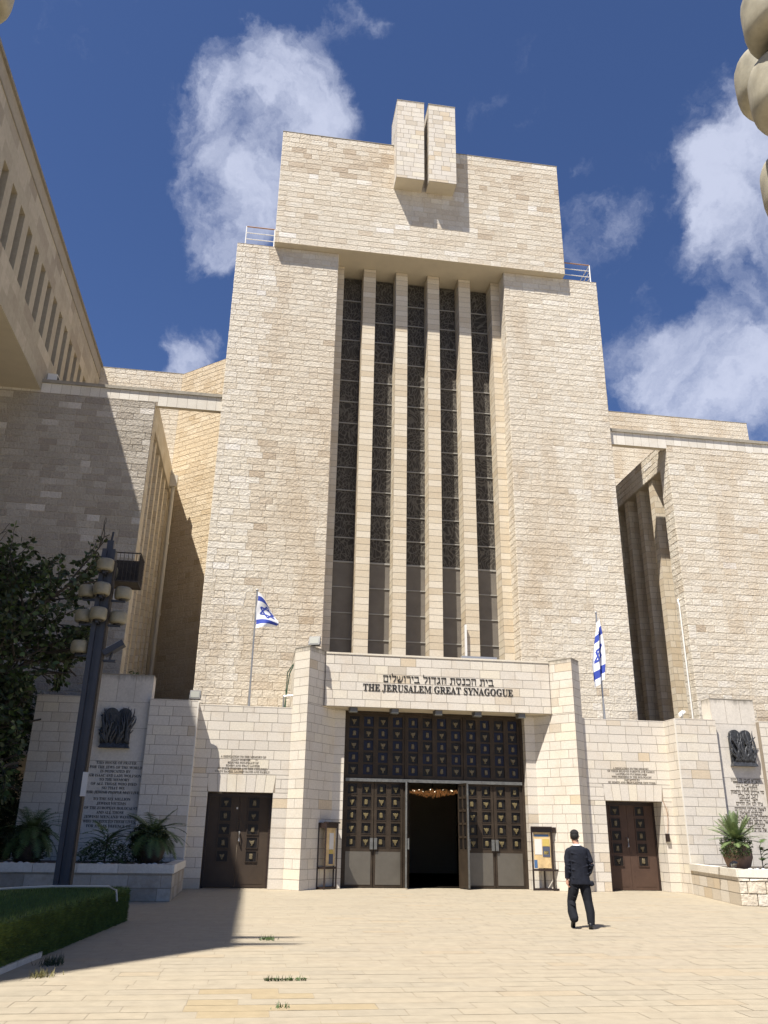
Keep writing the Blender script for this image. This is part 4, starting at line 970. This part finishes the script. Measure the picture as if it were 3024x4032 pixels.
case([(2.38, 28.05), (2.78, 28.42), (2.72, 28.7), (2.16, 28.2)], 1.95, 'dark glazed notice case seen edge on, left of the bronze doors',
     [(.3, 1.4, .2, .5, 'paper'), (.3, 1.1, .18, .14, 'yellowp'), (.3, .88, .2, .3, 'navyp')])

# ================================================================ LAMP POSTS
def globe(mb, mh, c, r=.205, h=.31):
    x, y, z = c
    mb.lathe((x, y, z-h/2), [(r*.48, .02), (r*.52, .0), (r*.78, .0), (r*.9, h*.05), (r*.965, h*.14), (r, h*.3), (r, h*.62), (r*.98, h*.8), (r*.92, h*.91), (r*.8, h*.98), (r*.4, h), (.01, h+.002)], 32)
    mh.lathe((x, y, z-h/2-.03), [(r*.46, .0), (r*.5, .04)], 16)
def lamp(base, H, tiers, label, cage=True, light=None, gr=.205, gh=.31, gm='globe', group='multi globe lamp posts'):
    x, y, z0 = base; t = thing('lamp_post', label, 'street lamp', base, group)
    mb = MB()
    for s in (-1, 1): mb.box(x+s*.105-.055, x+s*.105+.055, y-.16, y+.16, z0, H)
    mb.box(x-.05, x+.05, y-.1, y+.1, z0, H); mb.box(x-.08, x+.08, y-.08, y+.08, H, H+.25); mb.tube([(x, y, H+.25), (x+.02, y, H+.5)], .03, 6)
    mb.build('post', M['post'], t)
    st = MB(); st.box(x+.16, x+.2, y-.13, y+.13, z0, H-.3); st.build('side_strip', M['caseback'] if False else M['bark'], t)
    for (z, dirs) in tiers:
        for (dx, dy) in dirs:
            a = MB(); cx_, cy_ = x+dx, y+dy
            a.obox(((x+cx_)/2, (y+cy_)/2, z-.2), (abs(dx)/2+.08 if dx else .03, 0, 0), (0, abs(dy)/2+.08 if dy else .03, 0), (0, 0, .025))
            ar = a.build('arm', M['post'], t)
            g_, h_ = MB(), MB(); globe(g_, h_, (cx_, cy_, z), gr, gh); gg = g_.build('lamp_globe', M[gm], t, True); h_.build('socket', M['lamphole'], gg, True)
    if cage:
        c = MB()
        for zz in (H-.75, H): 
            c.tube([(x-.05, y+.1, zz), (x+.75, y+.1, zz), (x+.75, y+.8, zz), (x-.05, y+.8, zz), (x-.05, y+.1, zz)], .02, 5)
        for k in range(9):
            c.tube([(x-.05+.1*k, y+.1, H-.75), (x-.05+.1*k, y+.1, H)], .007, 4); c.tube([(x-.05+.1*k, y+.8, H-.75), (x-.05+.1*k, y+.8, H)], .007, 4)
        for k in range(8): c.tube([(x+.75, y+.1+.1*k, H-.75), (x+.75, y+.1+.1*k, H)], .007, 4)
        c.box(x-.05, x+.75, y+.1, y+.8, H-.74, H-.72); c.box(x-.04, x+.74, y+.77, y+.79, H-.71, H-.03); c.box(x+.72, x+.74, y+.12, y+.76, H-.71, H-.03); c.build('cage', M['bark'], t)
    if light:
        lx, lz = light; f = MB(); c = Vector((x+lx, y, lz)); U = Vector((.75, 0, .5)).normalized(); V = Vector((0, 1, 0)); Wn = U.cross(V)
        f.obox(c, U*.26, V*.15, Wn*.07); fl = f.build('floodlight', M['post'], t)
        g_ = MB(); g_.obox(c+Wn*.075+U*.04, U*.18, V*.12, Wn*.01); g_.build('lens', M['bulb'] if False else M['paper'], fl)
        b = MB(); b.box(x+.1, x+.5, y-.05, y+.05, lz-.33, lz-.28); b.tube([(x+.35, y, lz-.3), c], .03); b.build('arm', M['post'], t)
    return t
fr, le, ri, bk = (0, -.3), (-.38, 0), (.44, 0), (0, .42)
lamp((-4.0, 20.5, .0), 8.2, [(7.72, [fr, (.0, .3)]), (7.1, [(-.4, 0), (.0, -.32), (.46, 0)]), (6.48, [(-.4, 0), (0, -.32), (.42, 0)]), (5.72, [(-.38, 0)])], 'dark multi globe lamp post rising from the green hedge', True, (.42, 5.72), gm='globe_shaded')
lamp((3.53, 3.45, 0), 7.4, [(6.55, [(-.5, -.15)]), (6.78, [(-.13, .5)]), (6.09, [(-.42, .02)]), (5.66, [(-.2, .35)])], 'lamp post mostly out of frame whose pale globes hang at the top right', False, None, .26, .4)
lamp((-2.58, 4.0, 0), 7.6, [(6.62, [(.5, 0), (-.5, 0), (0, .5)])], 'lamp post mostly out of frame with one globe at the top left corner', False)
# paper notice on the left lamp post
mb = MB(); mb.box(-3.83, -3.79, 20.3, 20.34, 2.55, 3.25, 0)
mb = MB(); mb.box(-3.85, -3.73, 20.3, 20.31, 2.32, 2.84, 0)
tag(mb.build('paper_notice', M['paper']), 'tall paper notice taped to the dark lamp post in front of the text slab', 'notice')

# ================================================================ HEDGE
hx0, hx1, hy0, hy1, hz = -9.5, -2.24, 5.0, 18.2, .6
def slant(m): m.v = [(x+(y-18.05)*.0913, y, z) for x, y, z in m.v]
t = thing('hedge', 'low clipped green hedge bed on a stone kerb at the lower left', 'hedge', (-4, 12, 0))
mb = MB(); mb.box(hx0+.1, hx1-.02, hy0, hy1-.1, .0, hz-.04)
bl = MB()
def blade(p, n):
    n = Vector(n); t1 = n.orthogonal().normalized(); a = rnd.uniform(0, 6.28); t1 = Matrix.Rotation(a, 3, n) @ t1
    l = rnd.uniform(.025, .06); tip = p+n*l+t1*rnd.uniform(-.02, .02)+Vector((0, 0, .012)); bl.poly([p-t1*.007, p+t1*.007, tip], rnd.choice((0, 0, 1)))
for k in range(26000):
    yy = hy0+(hy1-.1-hy0)*rnd.random()**.8
    blade(Vector((hx1-.02, yy, rnd.uniform(.08 if yy < 12.8 else 0.0, hz-.04))), (1, 0, 0))
for k in range(26000):
    xx = hx1-.02-(abs(rnd.gauss(0, .9)))
    if xx < hx0: continue
    blade(Vector((xx, rnd.uniform(hy0, hy1-.1), hz-.04)), (0, 0, 1))
for k in range(3000): blade(Vector((rnd.uniform(-5, hx1-.02), hy1-.1, rnd.uniform(.05, hz-.04))), (0, 1, 0))
slant(mb); slant(bl); mb.build('body', M['grass'], t); bl.build('foliage', [M['grass'], M['leaf_m']], t)
k = MB(); y = hy0
while y < 12.8:
    e = min(y+rnd.uniform(.7, 1.1), hy1-.3); k.box(hx1-.3, hx1+.02, y+.01, e-.01, 0, .07, 0, rnd.random()); y = e
slant(k); k.build('kerb', [M['ashlar']], t)
mb = MB(); pts = [(-3.1+.02*math.sin(q*2), 17.3-q*.35, hz+.04+.008*math.sin(q*3)) for q in range(0, 2)]
mb.tube([(-2.3, 16.9, .42), (-2.34, 16.95, .6), (-2.5, 17.05, .66), (-3.4, 16.75, .67), (-4.0, 16.3, .66), (-4.6, 15.3, .66), (-5.0, 14, .66)], .02, 6)
tag(mb.build('irrigation_hose', M['pipe']), 'thin pale hose lying over the green hedge', 'hose')
# weeds in the paving
for (x, y, n, s, lb, mt) in ((.4, 15.0, 60, .12, 'small green weed tuft in a paving joint near the shadow tip', 'leaf_m'), (.5, 11.0, 0, .1, 'row of low green weeds along one paving joint', 'leaf_m'), (.42, 9.4, 30, .07, 'tiny weed tuft in the yellowish paving slabs', 'leaf_m'), (-2.3, 11.4, 90, .13, 'dry grassy weeds at the foot of the green hedge', 'drygrass'), (-2.4, 12.4, 130, .16, 'dark green weeds at the hedge kerb in shade', 'leaf_d')):
    mb = MB(); m_ = n or 60
    for k in range(m_):
        px = x+(rnd.uniform(-.22, .26) if not n else rnd.gauss(0, s*.5)); py = y+(rnd.gauss(0, .015) if not n else rnd.gauss(0, s*.6))
        h = s*rnd.uniform(.3, 1); a = rnd.uniform(0, 6.28); dx, dy = math.cos(a), math.sin(a)
        mb.poly([(px-dy*.006, py+dx*.006, 0), (px+dy*.006, py-dx*.006, 0), (px+dx*h*.5, py+dy*h*.5, h*.8)])
        if n > 40 and mt == 'leaf_m' or not n: mb.poly([(px, py, .005), (px+dx*.03, py+dy*.03, .02), (px-dy*.03, py+dx*.03, .03)])
    tag(mb.build('weed', M[mt]), lb, 'weeds', 'weeds in the paving')

# ================================================================ TREE
t = thing('tree', 'dark leafy tree at the left edge standing in the shade of the building', 'tree', (-9.2, 24.6, 0))
mb = MB(); mb.tube([(-9.2, 24.8, 0), (-9.1, 24.8, 2), (-9.0, 24.7, 4), (-8.9, 24.5, 6)], [.22, .17, .13, .07], 8)
lf = MB(); tips = []
def branch(p, d, ln, r, depth):
    p = Vector(p); pts = [p.copy()]; n = 5
    for k in range(n):
        if p.x+(p.y-24.5)*.22 > (-4.95 if p.z > 6.2 else -5.5 if p.z > 5.6 else -6.5): break
        d = (d+Vector((rnd.gauss(0, .13), rnd.gauss(0, .13), rnd.gauss(0, .1)))).normalized(); p = p+d*ln/n; pts.append(p.copy())
        if depth > 0 and k > 0:
            for _ in range(2):
                nd = (d+Vector((rnd.gauss(0, .7), rnd.gauss(0, .7), rnd.gauss(0, .5)))).normalized(); branch(p, nd, ln*rnd.uniform(.45, .65), r*.5, depth-1)
        if depth == 0:
            for s in (-1, 1):
                for _ in range(2):
                    a = (d*.6+Vector((rnd.gauss(0, .6), rnd.gauss(0, .6), rnd.gauss(-.35, .4)))).normalized(); L_ = rnd.uniform(.13, .22)
                    b = a.cross(Vector((rnd.gauss(0, 1), rnd.gauss(0, 1), rnd.gauss(0, 1)))).normalized()*L_*.28
                    q_ = p+a*.02
                    if q_.z > 9.75 or q_.x+(q_.y-24.5)*.22 > (-4.95 if q_.z > 6.2 else -5.5 if q_.z > 5.6 else -6.35): continue
                    lf.poly([q_, q_+a*L_*.35+b, q_+a*L_*.75+b*.7, q_+a*L_, q_+a*L_*.75-b*.7, q_+a*L_*.35-b], rnd.choice((0, 0, 0, 1)))
    if len(pts) > 1: mb.tube(pts, [r*(1-.6*k/n) for k in range(len(pts))], 5)
for (p, d, ln) in (((-9.0, 24.7, 4.2), (1, -.2, .75), 3.6), ((-9.0, 24.7, 4.6), (.8, .2, 1.0), 3.3), ((-9.1, 24.7, 3.4), (1, -.25, .35), 3.4), ((-8.9, 24.5, 6), (.2, -.1, .9), 2.4), ((-9.1, 24.8, 3.8), (.3, -1, .4), 2.8),
                   ((-9.1, 24.8, 2.8), (1, -.2, .15), 3.0), ((-9.1, 24.8, 2.4), (.8, .1, .3), 2.5), ((-9.1, 24.8, 4.5), (-.8, -.3, .5), 2.6), ((-9.1, 24.8, 2.2), (.5, -.6, .0), 2.2), ((-9.1, 24.8, 3), (.6, -.5, .5), 3.0), ((-9.1, 24.8, 3.2), (.9, .3, .5), 3.0), ((-9, 24.8, 5), (.9, -.1, .6), 3.2), ((-7.4, 24.6, 6.6), (.75, 0, .9), 2.9), ((-7.6, 24.6, 6.2), (.9, 0, .35), 2.6), ((-9, 24.8, 5), (.9, .2, .3), 3.4), ((-9, 24.8, 4), (1, -.1, .5), 3.2), ((-8.9, 24.5, 5.5), (.6, -.2, 1), 2.6)):
    branch(p, Vector(d).normalized(), ln, .07, 2)
mb.build('trunk', M['bark'], t); lf.build('crown', [M['leaf_d'], M['leaf_m']], t)
t = thing('bush', 'dense dark bush at the left edge beyond the shaded memorial wall', 'bush', (-8.4, 25.5, 0))
mb = MB()
for k in range(14): leafball(mb, (-8.0+rnd.uniform(-.5, .35), 28.6+rnd.uniform(-.3, .3), .7+.42*k*.9), 1.15, .8, .7, 1200, .09, 0, 2)
mb.build('crown', [M['leaf_d'], M['leaf_d']], t)
mb = MB(); mb.tube([(-8.0, 28.6, 0), (-8.0, 28.6, 4)], .1, 6); mb.build('stem', M['bark'], t)

# ================================================================ OFFICE BUILDING (left)
of = thing('office_building', 'weathered beige office building with a row of narrow windows overhanging at the left', 'building', (-14, 20, 0))
XB = -9.75; ZB, ZTp = 18.4, 25.05
mb = MB()
wins = []; y = 11.1
while y < 40.2: wins.append((y, y+.56)); y += 1.09
# outer face with real openings
def face(y0, y1, z0, z1, mi=0): mb.q((XB, y0, z0), (XB, y1, z0), (XB, y1, z1), (XB, y0, z1), mi, .5)
yy = 4.45
for (a, b) in wins:
    face(yy, a, 20.15, 22.62); 
    mb.q((XB, a, 20.15), (XB-.4, a, 20.15), (XB-.4, a, 22.62), (XB, a, 22.62)); mb.q((XB-.4, b, 20.15), (XB, b, 20.15), (XB, b, 22.62), (XB-.4, b, 22.62))
    mb.q((XB, a, 20.15), (XB, b, 20.15), (XB-.4, b, 20.15), (XB-.4, a, 20.15)); mb.q((XB-.4, a, 22.62), (XB-.4, b, 22.62), (XB, b, 22.62), (XB, a, 22.62))
    yy = b
face(yy, 40.5, 20.15, 22.62)
# blocks of render above and below, in panels
for (z0, z1) in ((ZB, 19.0), (19.0, 19.6), (19.6, 20.15), (22.62, 23.2), (23.2, 23.8), (23.8, 24.3)):
    y = 4.45
    while y < 40.5:
        e = min(y+rnd.uniform(.6, 1.3), 40.5); mb.q((XB, y, z0), (XB, e, z0), (XB, e, z1), (XB, y, z1), 0, rnd.random()); y = e
mb.q((XB, 4.45, 24.3), (XB, 40.5, 24.3), (XB, 40.5, ZTp), (XB, 4.45, ZTp), 0, .2)
P2 = [(XB, 4.45), (XB, 40.5), (-22, 40.5), (-22, -11)]
mb.poly([(x, y, ZTp) for x, y in P2]); mb.poly([(x, y, ZB) for x, y in P2[::-1]], 1)
mb.q((XB, 4.45, ZB), (-22, -11, ZB), (-22, -11, ZTp), (XB, 4.45, ZTp)); mb.q((XB, 40.5, ZB), (-22, 40.5, ZB), (-22, 40.5, ZTp), (XB, 40.5, ZTp)); mb.q((-22, -11, ZB), (-22, 40.5, ZB), (-22, 40.5, ZTp), (-22, -11, ZTp))
mb.build('upper_wall', [M['office'], M['soffit']], of)
mb = MB(); mb.box(XB-.1, XB+.04, 4.45, 40.5, 24.3, 24.36, 0, .3); mb.box(XB-.3, XB+.09, 4.4, 40.52, ZTp, ZTp+.12, 0, .1); mb.build('roof_ledge', [M['coping']], of)
for (a, b) in wins:
    if b < 14: continue
    g_ = MB(); g_.box(XB-.42, XB-.4, a, b, 20.15, 22.62, 0); g_.box(XB-.4, XB-.37, (a+b)/2-.02, (a+b)/2+.02, 20.15, 22.62, 1); g_.build('window', [M['window_dark'], M['bronze']], of)
mb = MB(); mb.box(-22, -13.5, 5, 31.2, 0, ZB-.01); mb.box(-13.5, -12.9, 12, 13, 0, ZB-.01); mb.build('lower_wall', [M['office']], of)
for yy in (4.7, 5.6):  # unseen pointed pieces, added and sized to cast the shadow spikes on the paving
    mb = MB(); mb.rings([[(XB-.4, yy-.17, ZTp+.1), (XB-.4, yy+.17, ZTp+.1), (XB-.4, yy+.17, ZTp+.4), (XB-.4, yy-.17, ZTp+.4)], [(XB+1.05, yy+.0, ZTp+.15), (XB+1.05, yy+.1, ZTp+.15), (XB+1.05, yy+.1, ZTp+.25), (XB+1.05, yy, ZTp+.25)]]); mb.build('roof_shadow_spike', M['steel'], of)
ac = MB(); ac.box(XB+.02, XB+.4, 31.75, 32.3, 18.95, 19.45); ac.box(XB+.4, XB+.41, 31.8, 32.25, 19.0, 19.4, 1)
tag(ac.build('air_conditioner', [M['white'], M['blackp']]), 'small air conditioner sitting on the ledge below the office windows', 'air conditioner')

# ================================================================ CHANDELIER
t = thing('chandelier', 'amber chandelier glowing inside the dark open doorway', 'chandelier', (7.0, 34, 3.0))
mb = MB()
for k in range(420):
    a = rnd.uniform(0, 6.28); r_ = rnd.random()**.5; xx, yy = 7.1+math.cos(a)*r_*1.1, 34+math.sin(a)*r_*1.1; zz = 3.32-.28*(1-r_)*rnd.random()-rnd.random()*.1
    mb.box(xx-.012, xx+.012, yy-.012, yy+.012, zz-.02, zz+.02)
mb.build('crystals', M['amber'], t)
for k in range(10):
    a = 2*math.pi*k/10; b = MB(); b.ell((7.1+math.cos(a)*.8, 34+math.sin(a)*.8, 3.3), .012, .012, .016, 6, 4); b.build('bulb', M['bulb'], t)
mb = MB(); mb.tube([(7.1, 34, 3.35), (7.1, 34, 4.6)], .02, 5); mb.build('stem', M['bronze'], t)

# ================================================================ MAN
def fuse(mb, name, mat, parent, voxel, smooth=4, fac=.5):
    me = bpy.data.meshes.new(name); me.from_pydata(mb.v, [], mb.f)
    o = bpy.data.objects.new(name, me); col.objects.link(o)
    bm = bmesh.new(); bm.from_mesh(me); bmesh.ops.recalc_face_normals(bm, faces=bm.faces); bm.to_mesh(me); bm.free()
    m1 = o.modifiers.new('r', 'REMESH'); m1.mode = 'VOXEL'; m1.voxel_size = voxel
    m2 = o.modifiers.new('s', 'SMOOTH'); m2.iterations = smooth; m2.factor = fac
    dg = bpy.context.evaluated_depsgraph_get(); me2 = bpy.data.meshes.new_from_object(o.evaluated_get(dg))
    bpy.data.objects.remove(o); bpy.data.meshes.remove(me)
    me2.name = name; me2.materials.clear(); me2.materials.append(M[mat])
    me2.polygons.foreach_set('use_smooth', [True]*len(me2.polygons))
    ob = bpy.data.objects.new(name, me2); col.objects.link(ob); ob.parent = parent; ob.matrix_parent_inverse = Matrix.Translation(-Vector(parent.location))
    return ob
MXX, MYY = 6.42, 16.8
man = thing('person', 'man in a dark navy suit and black skullcap walking away across the plaza', 'person', (MXX, MYY, 0))
def limb(mb, pts, rad, n=12, flat=1.0):
    pts = [Vector(p)+Vector((MXX, MYY, 0)) for p in pts]
    # resample
    P, Rr = [], []
    for k in range(len(pts)-1):
        for q in range(4):
            f = q/4; P.append(pts[k].lerp(pts[k+1], f)); Rr.append(rad[k]*(1-f)+rad[k+1]*f)
    P.append(pts[-1]); Rr.append(rad[-1]); mb.tube(P, Rr, n)
def torso(mb, prof, n=20):
    # prof: (cx, cy, z, rx, ry)
    mb.rings([[(MXX+cx+rx*math.copysign(abs(math.cos(a))**.8, math.cos(a)), MYY+cy_+ry*math.copysign(abs(math.sin(a))**.8, math.sin(a)), z) for a in [2*math.pi*j/n for j in range(n)]] for cx, cy_, z, rx, ry in prof])
def hand(mb, w, fwd, down, side):
    # wrist w; palm hangs along 'down'; fingers curl forward
    w = Vector(w)+Vector((MXX, MYY, 0)); down = Vector(down).normalized(); fwd = Vector(fwd).normalized(); lat = down.cross(fwd).normalized()
    mb.tube([w, w+down*.03, w+down*.06, w+down*.09], [.024, .03, .034, .03], 8)
    mb.obox(w+down*.055, fwd*.034, lat*.013, down*.042)
    for i, (o_, ln) in enumerate(((-.028, .062), (-.010, .072), (.009, .068), (.027, .052))):
        b = w+down*.09+fwd*o_*-1; c1 = b+down*ln*.45+lat*side*.006; c2 = c1+down*ln*.3+lat*side*.016; c3 = c2+down*ln*.12+lat*side*.02
        mb.tube([b-down*.015, b, c1, c2, c3], [.0095, .0095, .009, .008, .007], 6)
    th = w+down*.03+fwd*.03; mb.tube([th, th+down*.03+fwd*.018, th+down*.058+fwd*.018, th+down*.075+fwd*.012], [.013, .012, .01, .008], 6)
HX, HY, HZ = -.02, .06, 1.63      # head centre (relative)
lh, rh = (-.24, .0, .86), (.22, .14, .92)
b = MB()
torso(b, [(0, 0, .8, .15, .11), (0, 0, .95, .16, .12), (0, 0, 1.1, .14, .1), (0, .0, 1.3, .15, .11), (0, .01, 1.4, .13, .09), (0, .03, 1.46, .065, .065)])
limb(b, [(0, .02, 1.42), (0, .035, 1.5), (HX, HY-.01, 1.56)], [.065, .058, .06])
hc = Vector((MXX+HX, MYY+HY, HZ))
b.ell(hc+Vector((0, 0, .025)), .077, .098, .105, 18, 12); b.ell(hc+Vector((.012, .035, -.05)), .058, .065, .065, 14, 8)     # skull, jaw
HT = Vector((.75, .7, 0)).normalized()     # he looks ahead and to his right
HL = Vector((HT.y, -HT.x, 0))
b.obox(hc+HT*.098+Vector((0, 0, -.005)), HT*.016, HL*.009, Vector((0, 0, .022)))           # nose
b.obox(hc+HT*.085+Vector((0, 0, -.047)), HT*.01, HL*.024, Vector((0, 0, .008)))            # mouth
for s in (-1, 1):
    b.ell(hc+HL*s*.082+Vector((0, 0, -.01)), .012, .02, .032, 8, 6)
    b.ell(hc+HT*.088+HL*s*.03+Vector((0, 0, .012)), .012, .012, .009, 8, 5)
limb(b, [(-.15, 0, 1.38), (-.225, -.02, 1.14), lh], [.05, .04, .025]); limb(b, [(.15, 0, 1.38), (.245, -.03, 1.14), rh], [.05, .04, .025])
limb(b, [(-.09, 0, .88), (-.14, .06, .47), (-.17, -.1, .12)], [.085, .055, .038]); limb(b, [(.09, 0, .88), (.13, -.03, .47), (.14, -.14, .1)], [.085, .055, .038])
hand(b, lh, (.25, 1, 0), (.03, .06, -1), 1); hand(b, rh, (-.2, 1, 0), (0, .15, -1), -1)
fuse(b, 'body', 'skin', man, .008, 3, .4)
j = MB()
torso(j, [(.02, -.0, .77, .215, .15), (.01, 0, .83, .205, .148), (0, 0, .95, .19, .138), (0, 0, 1.1, .182, .132), (0, 0, 1.25, .19, .136), (0, .0, 1.34, .195, .13), (0, .005, 1.405, .195, .118), (0, .01, 1.44, .15, .1), (0, .02, 1.475, .085, .082)], 24)
limb(j, [(-.15, 0, 1.4), (-.196, -.005, 1.365), (-.222, -.01, 1.25), (-.228, -.03, 1.12), (-.235, -.01, .96), (-.24, .0, .87)], [.05, .058, .064, .06, .054, .047])
limb(j, [(.15, 0, 1.4), (.196, -.005, 1.365), (.228, -.01, 1.25), (.25, -.04, 1.13), (.245, .06, 1.0), (.22, .14, .93)], [.05, .058, .066, .062, .055, .047])
for q in range(7):      # cloth folds
    zf = .86+.075*q; sd_ = 1 if q % 2 else -1
    limb(j, [(sd_*.17, -.1, zf+.03), (sd_*.06, -.125, zf), (-sd_*.03, -.12, zf-.03)], [.014, .01, .006], 6)
for sx_ in (-1, 1):
    for q in range(4): limb(j, [(sx_*.25, -.05, 1.0+q*.07), (sx_*.2, -.08, .985+q*.07), (sx_*.19, -.02, .97+q*.07)], [.012, .014, .008], 6)
j.obox((MXX+.22, MYY-.06, .79), (.035, .0, .012), (0, .06, 0), (-.01, 0, .04))
# soft folds
fuse(j, 'jacket', 'suit', man, .009, 3)
p = MB()
torso(p, [(0, 0, .98, .16, .12), (0, 0, .88, .18, .13), (0, 0, .8, .18, .13)])
limb(p, [(-.09, 0, .86), (-.12, .03, .66), (-.16, .07, .47), (-.19, -.02, .3), (-.185, -.1, .17), (-.16, -.1, .12)], [.105, .105, .084, .09, .085, .056])
limb(p, [(.09, 0, .86), (.11, -.02, .66), (.13, -.05, .47), (.145, -.1, .28), (.13, -.14, .1), (.128, -.14, .075)], [.11, .106, .088, .086, .07, .074])
for (ax_, z_) in ((-.14, .55), (-.17, .4), (-.19, .25), (.12, .52), (.14, .38), (.14, .22), (.1, .68), (-.1, .7)):
    limb(p, [(ax_-.06, -.05, z_+.03), (ax_, -.1, z_), (ax_+.05, -.06, z_-.02)], [.008, .013, .007], 6)
fuse(p, 'trousers', 'trouser', man, .009, 3)
def shoe(x, y, z, pitch, yaw):
    s = MB(); rot = Matrix.Rotation(yaw, 3, 'Z') @ Matrix.Rotation(pitch, 3, 'X')
    pr = [(-.12, .035, .05), (-.1, .04, .06), (-.03, .038, .055), (.06, .045, .035), (.13, .045, .028), (.17, .03, .02)]
    rings = []
    for (yy, hw, hh) in pr: rings.append([Vector((x, y, z))+rot @ Vector((hw*math.cos(a), yy, hh+hh*math.sin(a))) for a in [2*math.pi*k/10 for k in range(10)]])
    s.rings(rings); s.obox(Vector((x, y, z))+rot @ Vector((0, -.08, .012)), rot @ Vector((.036, 0, 0)), rot @ Vector((0, .04, 0)), rot @ Vector((0, 0, .014)))
    s.build('shoe', M['shoe'], man, True)
shoe(MXX+.13, MYY-.1, 0, 0, -.35); shoe(MXX-.15, MYY+.02, .115, -.95, -.1)
h = MB(); h.ell(hc+Vector((0, -.012, .03)), .086, .103, .1, 18, 12); ho = fuse(h, 'hair', 'hair', man, .01, 2)
bm = bmesh.new(); bm.from_mesh(ho.data); bmesh.ops.delete(bm, geom=[v for v in bm.verts if (v.co-hc).dot(HT) > .045 or v.co.z < HZ-.06], context='VERTS'); bm.to_mesh(ho.data); bm.free()
c = MB(); c.ell(hc+Vector((0, -.012, .052)), .089, .104, .092, 20, 12); co_ = c.build('skullcap', M['cap'], man, True)
bm = bmesh.new(); bm.from_mesh(co_.data); bmesh.ops.delete(bm, geom=[v for v in bm.verts if v.co.z < HZ+.062], context='VERTS'); bm.to_mesh(co_.data); bm.free()
bd = MB(); bd.ell(hc+HT*.055+Vector((0, 0, -.075)), .055, .055, .05, 12, 8); bd.build('beard', M['hair'], man, True)
cl = MB(); cl.rings([[(MXX+r_*math.cos(a), MYY+.02+r_*1.05*math.sin(a), z) for a in [2*math.pi*k/18 for k in range(18)]] for r_, z in ((.078, 1.46), (.069, 1.5), (.063, 1.501), (.063, 1.46))], cap=False); cl.build('shirt_collar', M['shirt'], man, True)
gl = MB()
for s in (-1, 1):
    c0 = hc+HT*.107+HL*s*.034+Vector((0, 0, .01)); gl.tube([c0+HL*.028*math.cos(a)+Vector((0, 0, .018*math.sin(a))) for a in [2*math.pi*k/10 for k in range(11)]], .003, 5)
    gl.tube([hc+HT*.1+HL*s*.066+Vector((0, 0, .014)), hc+HL*s*.086+Vector((0, 0, .012))], .003, 5)
gl.build('glasses', M['blackp'], man)
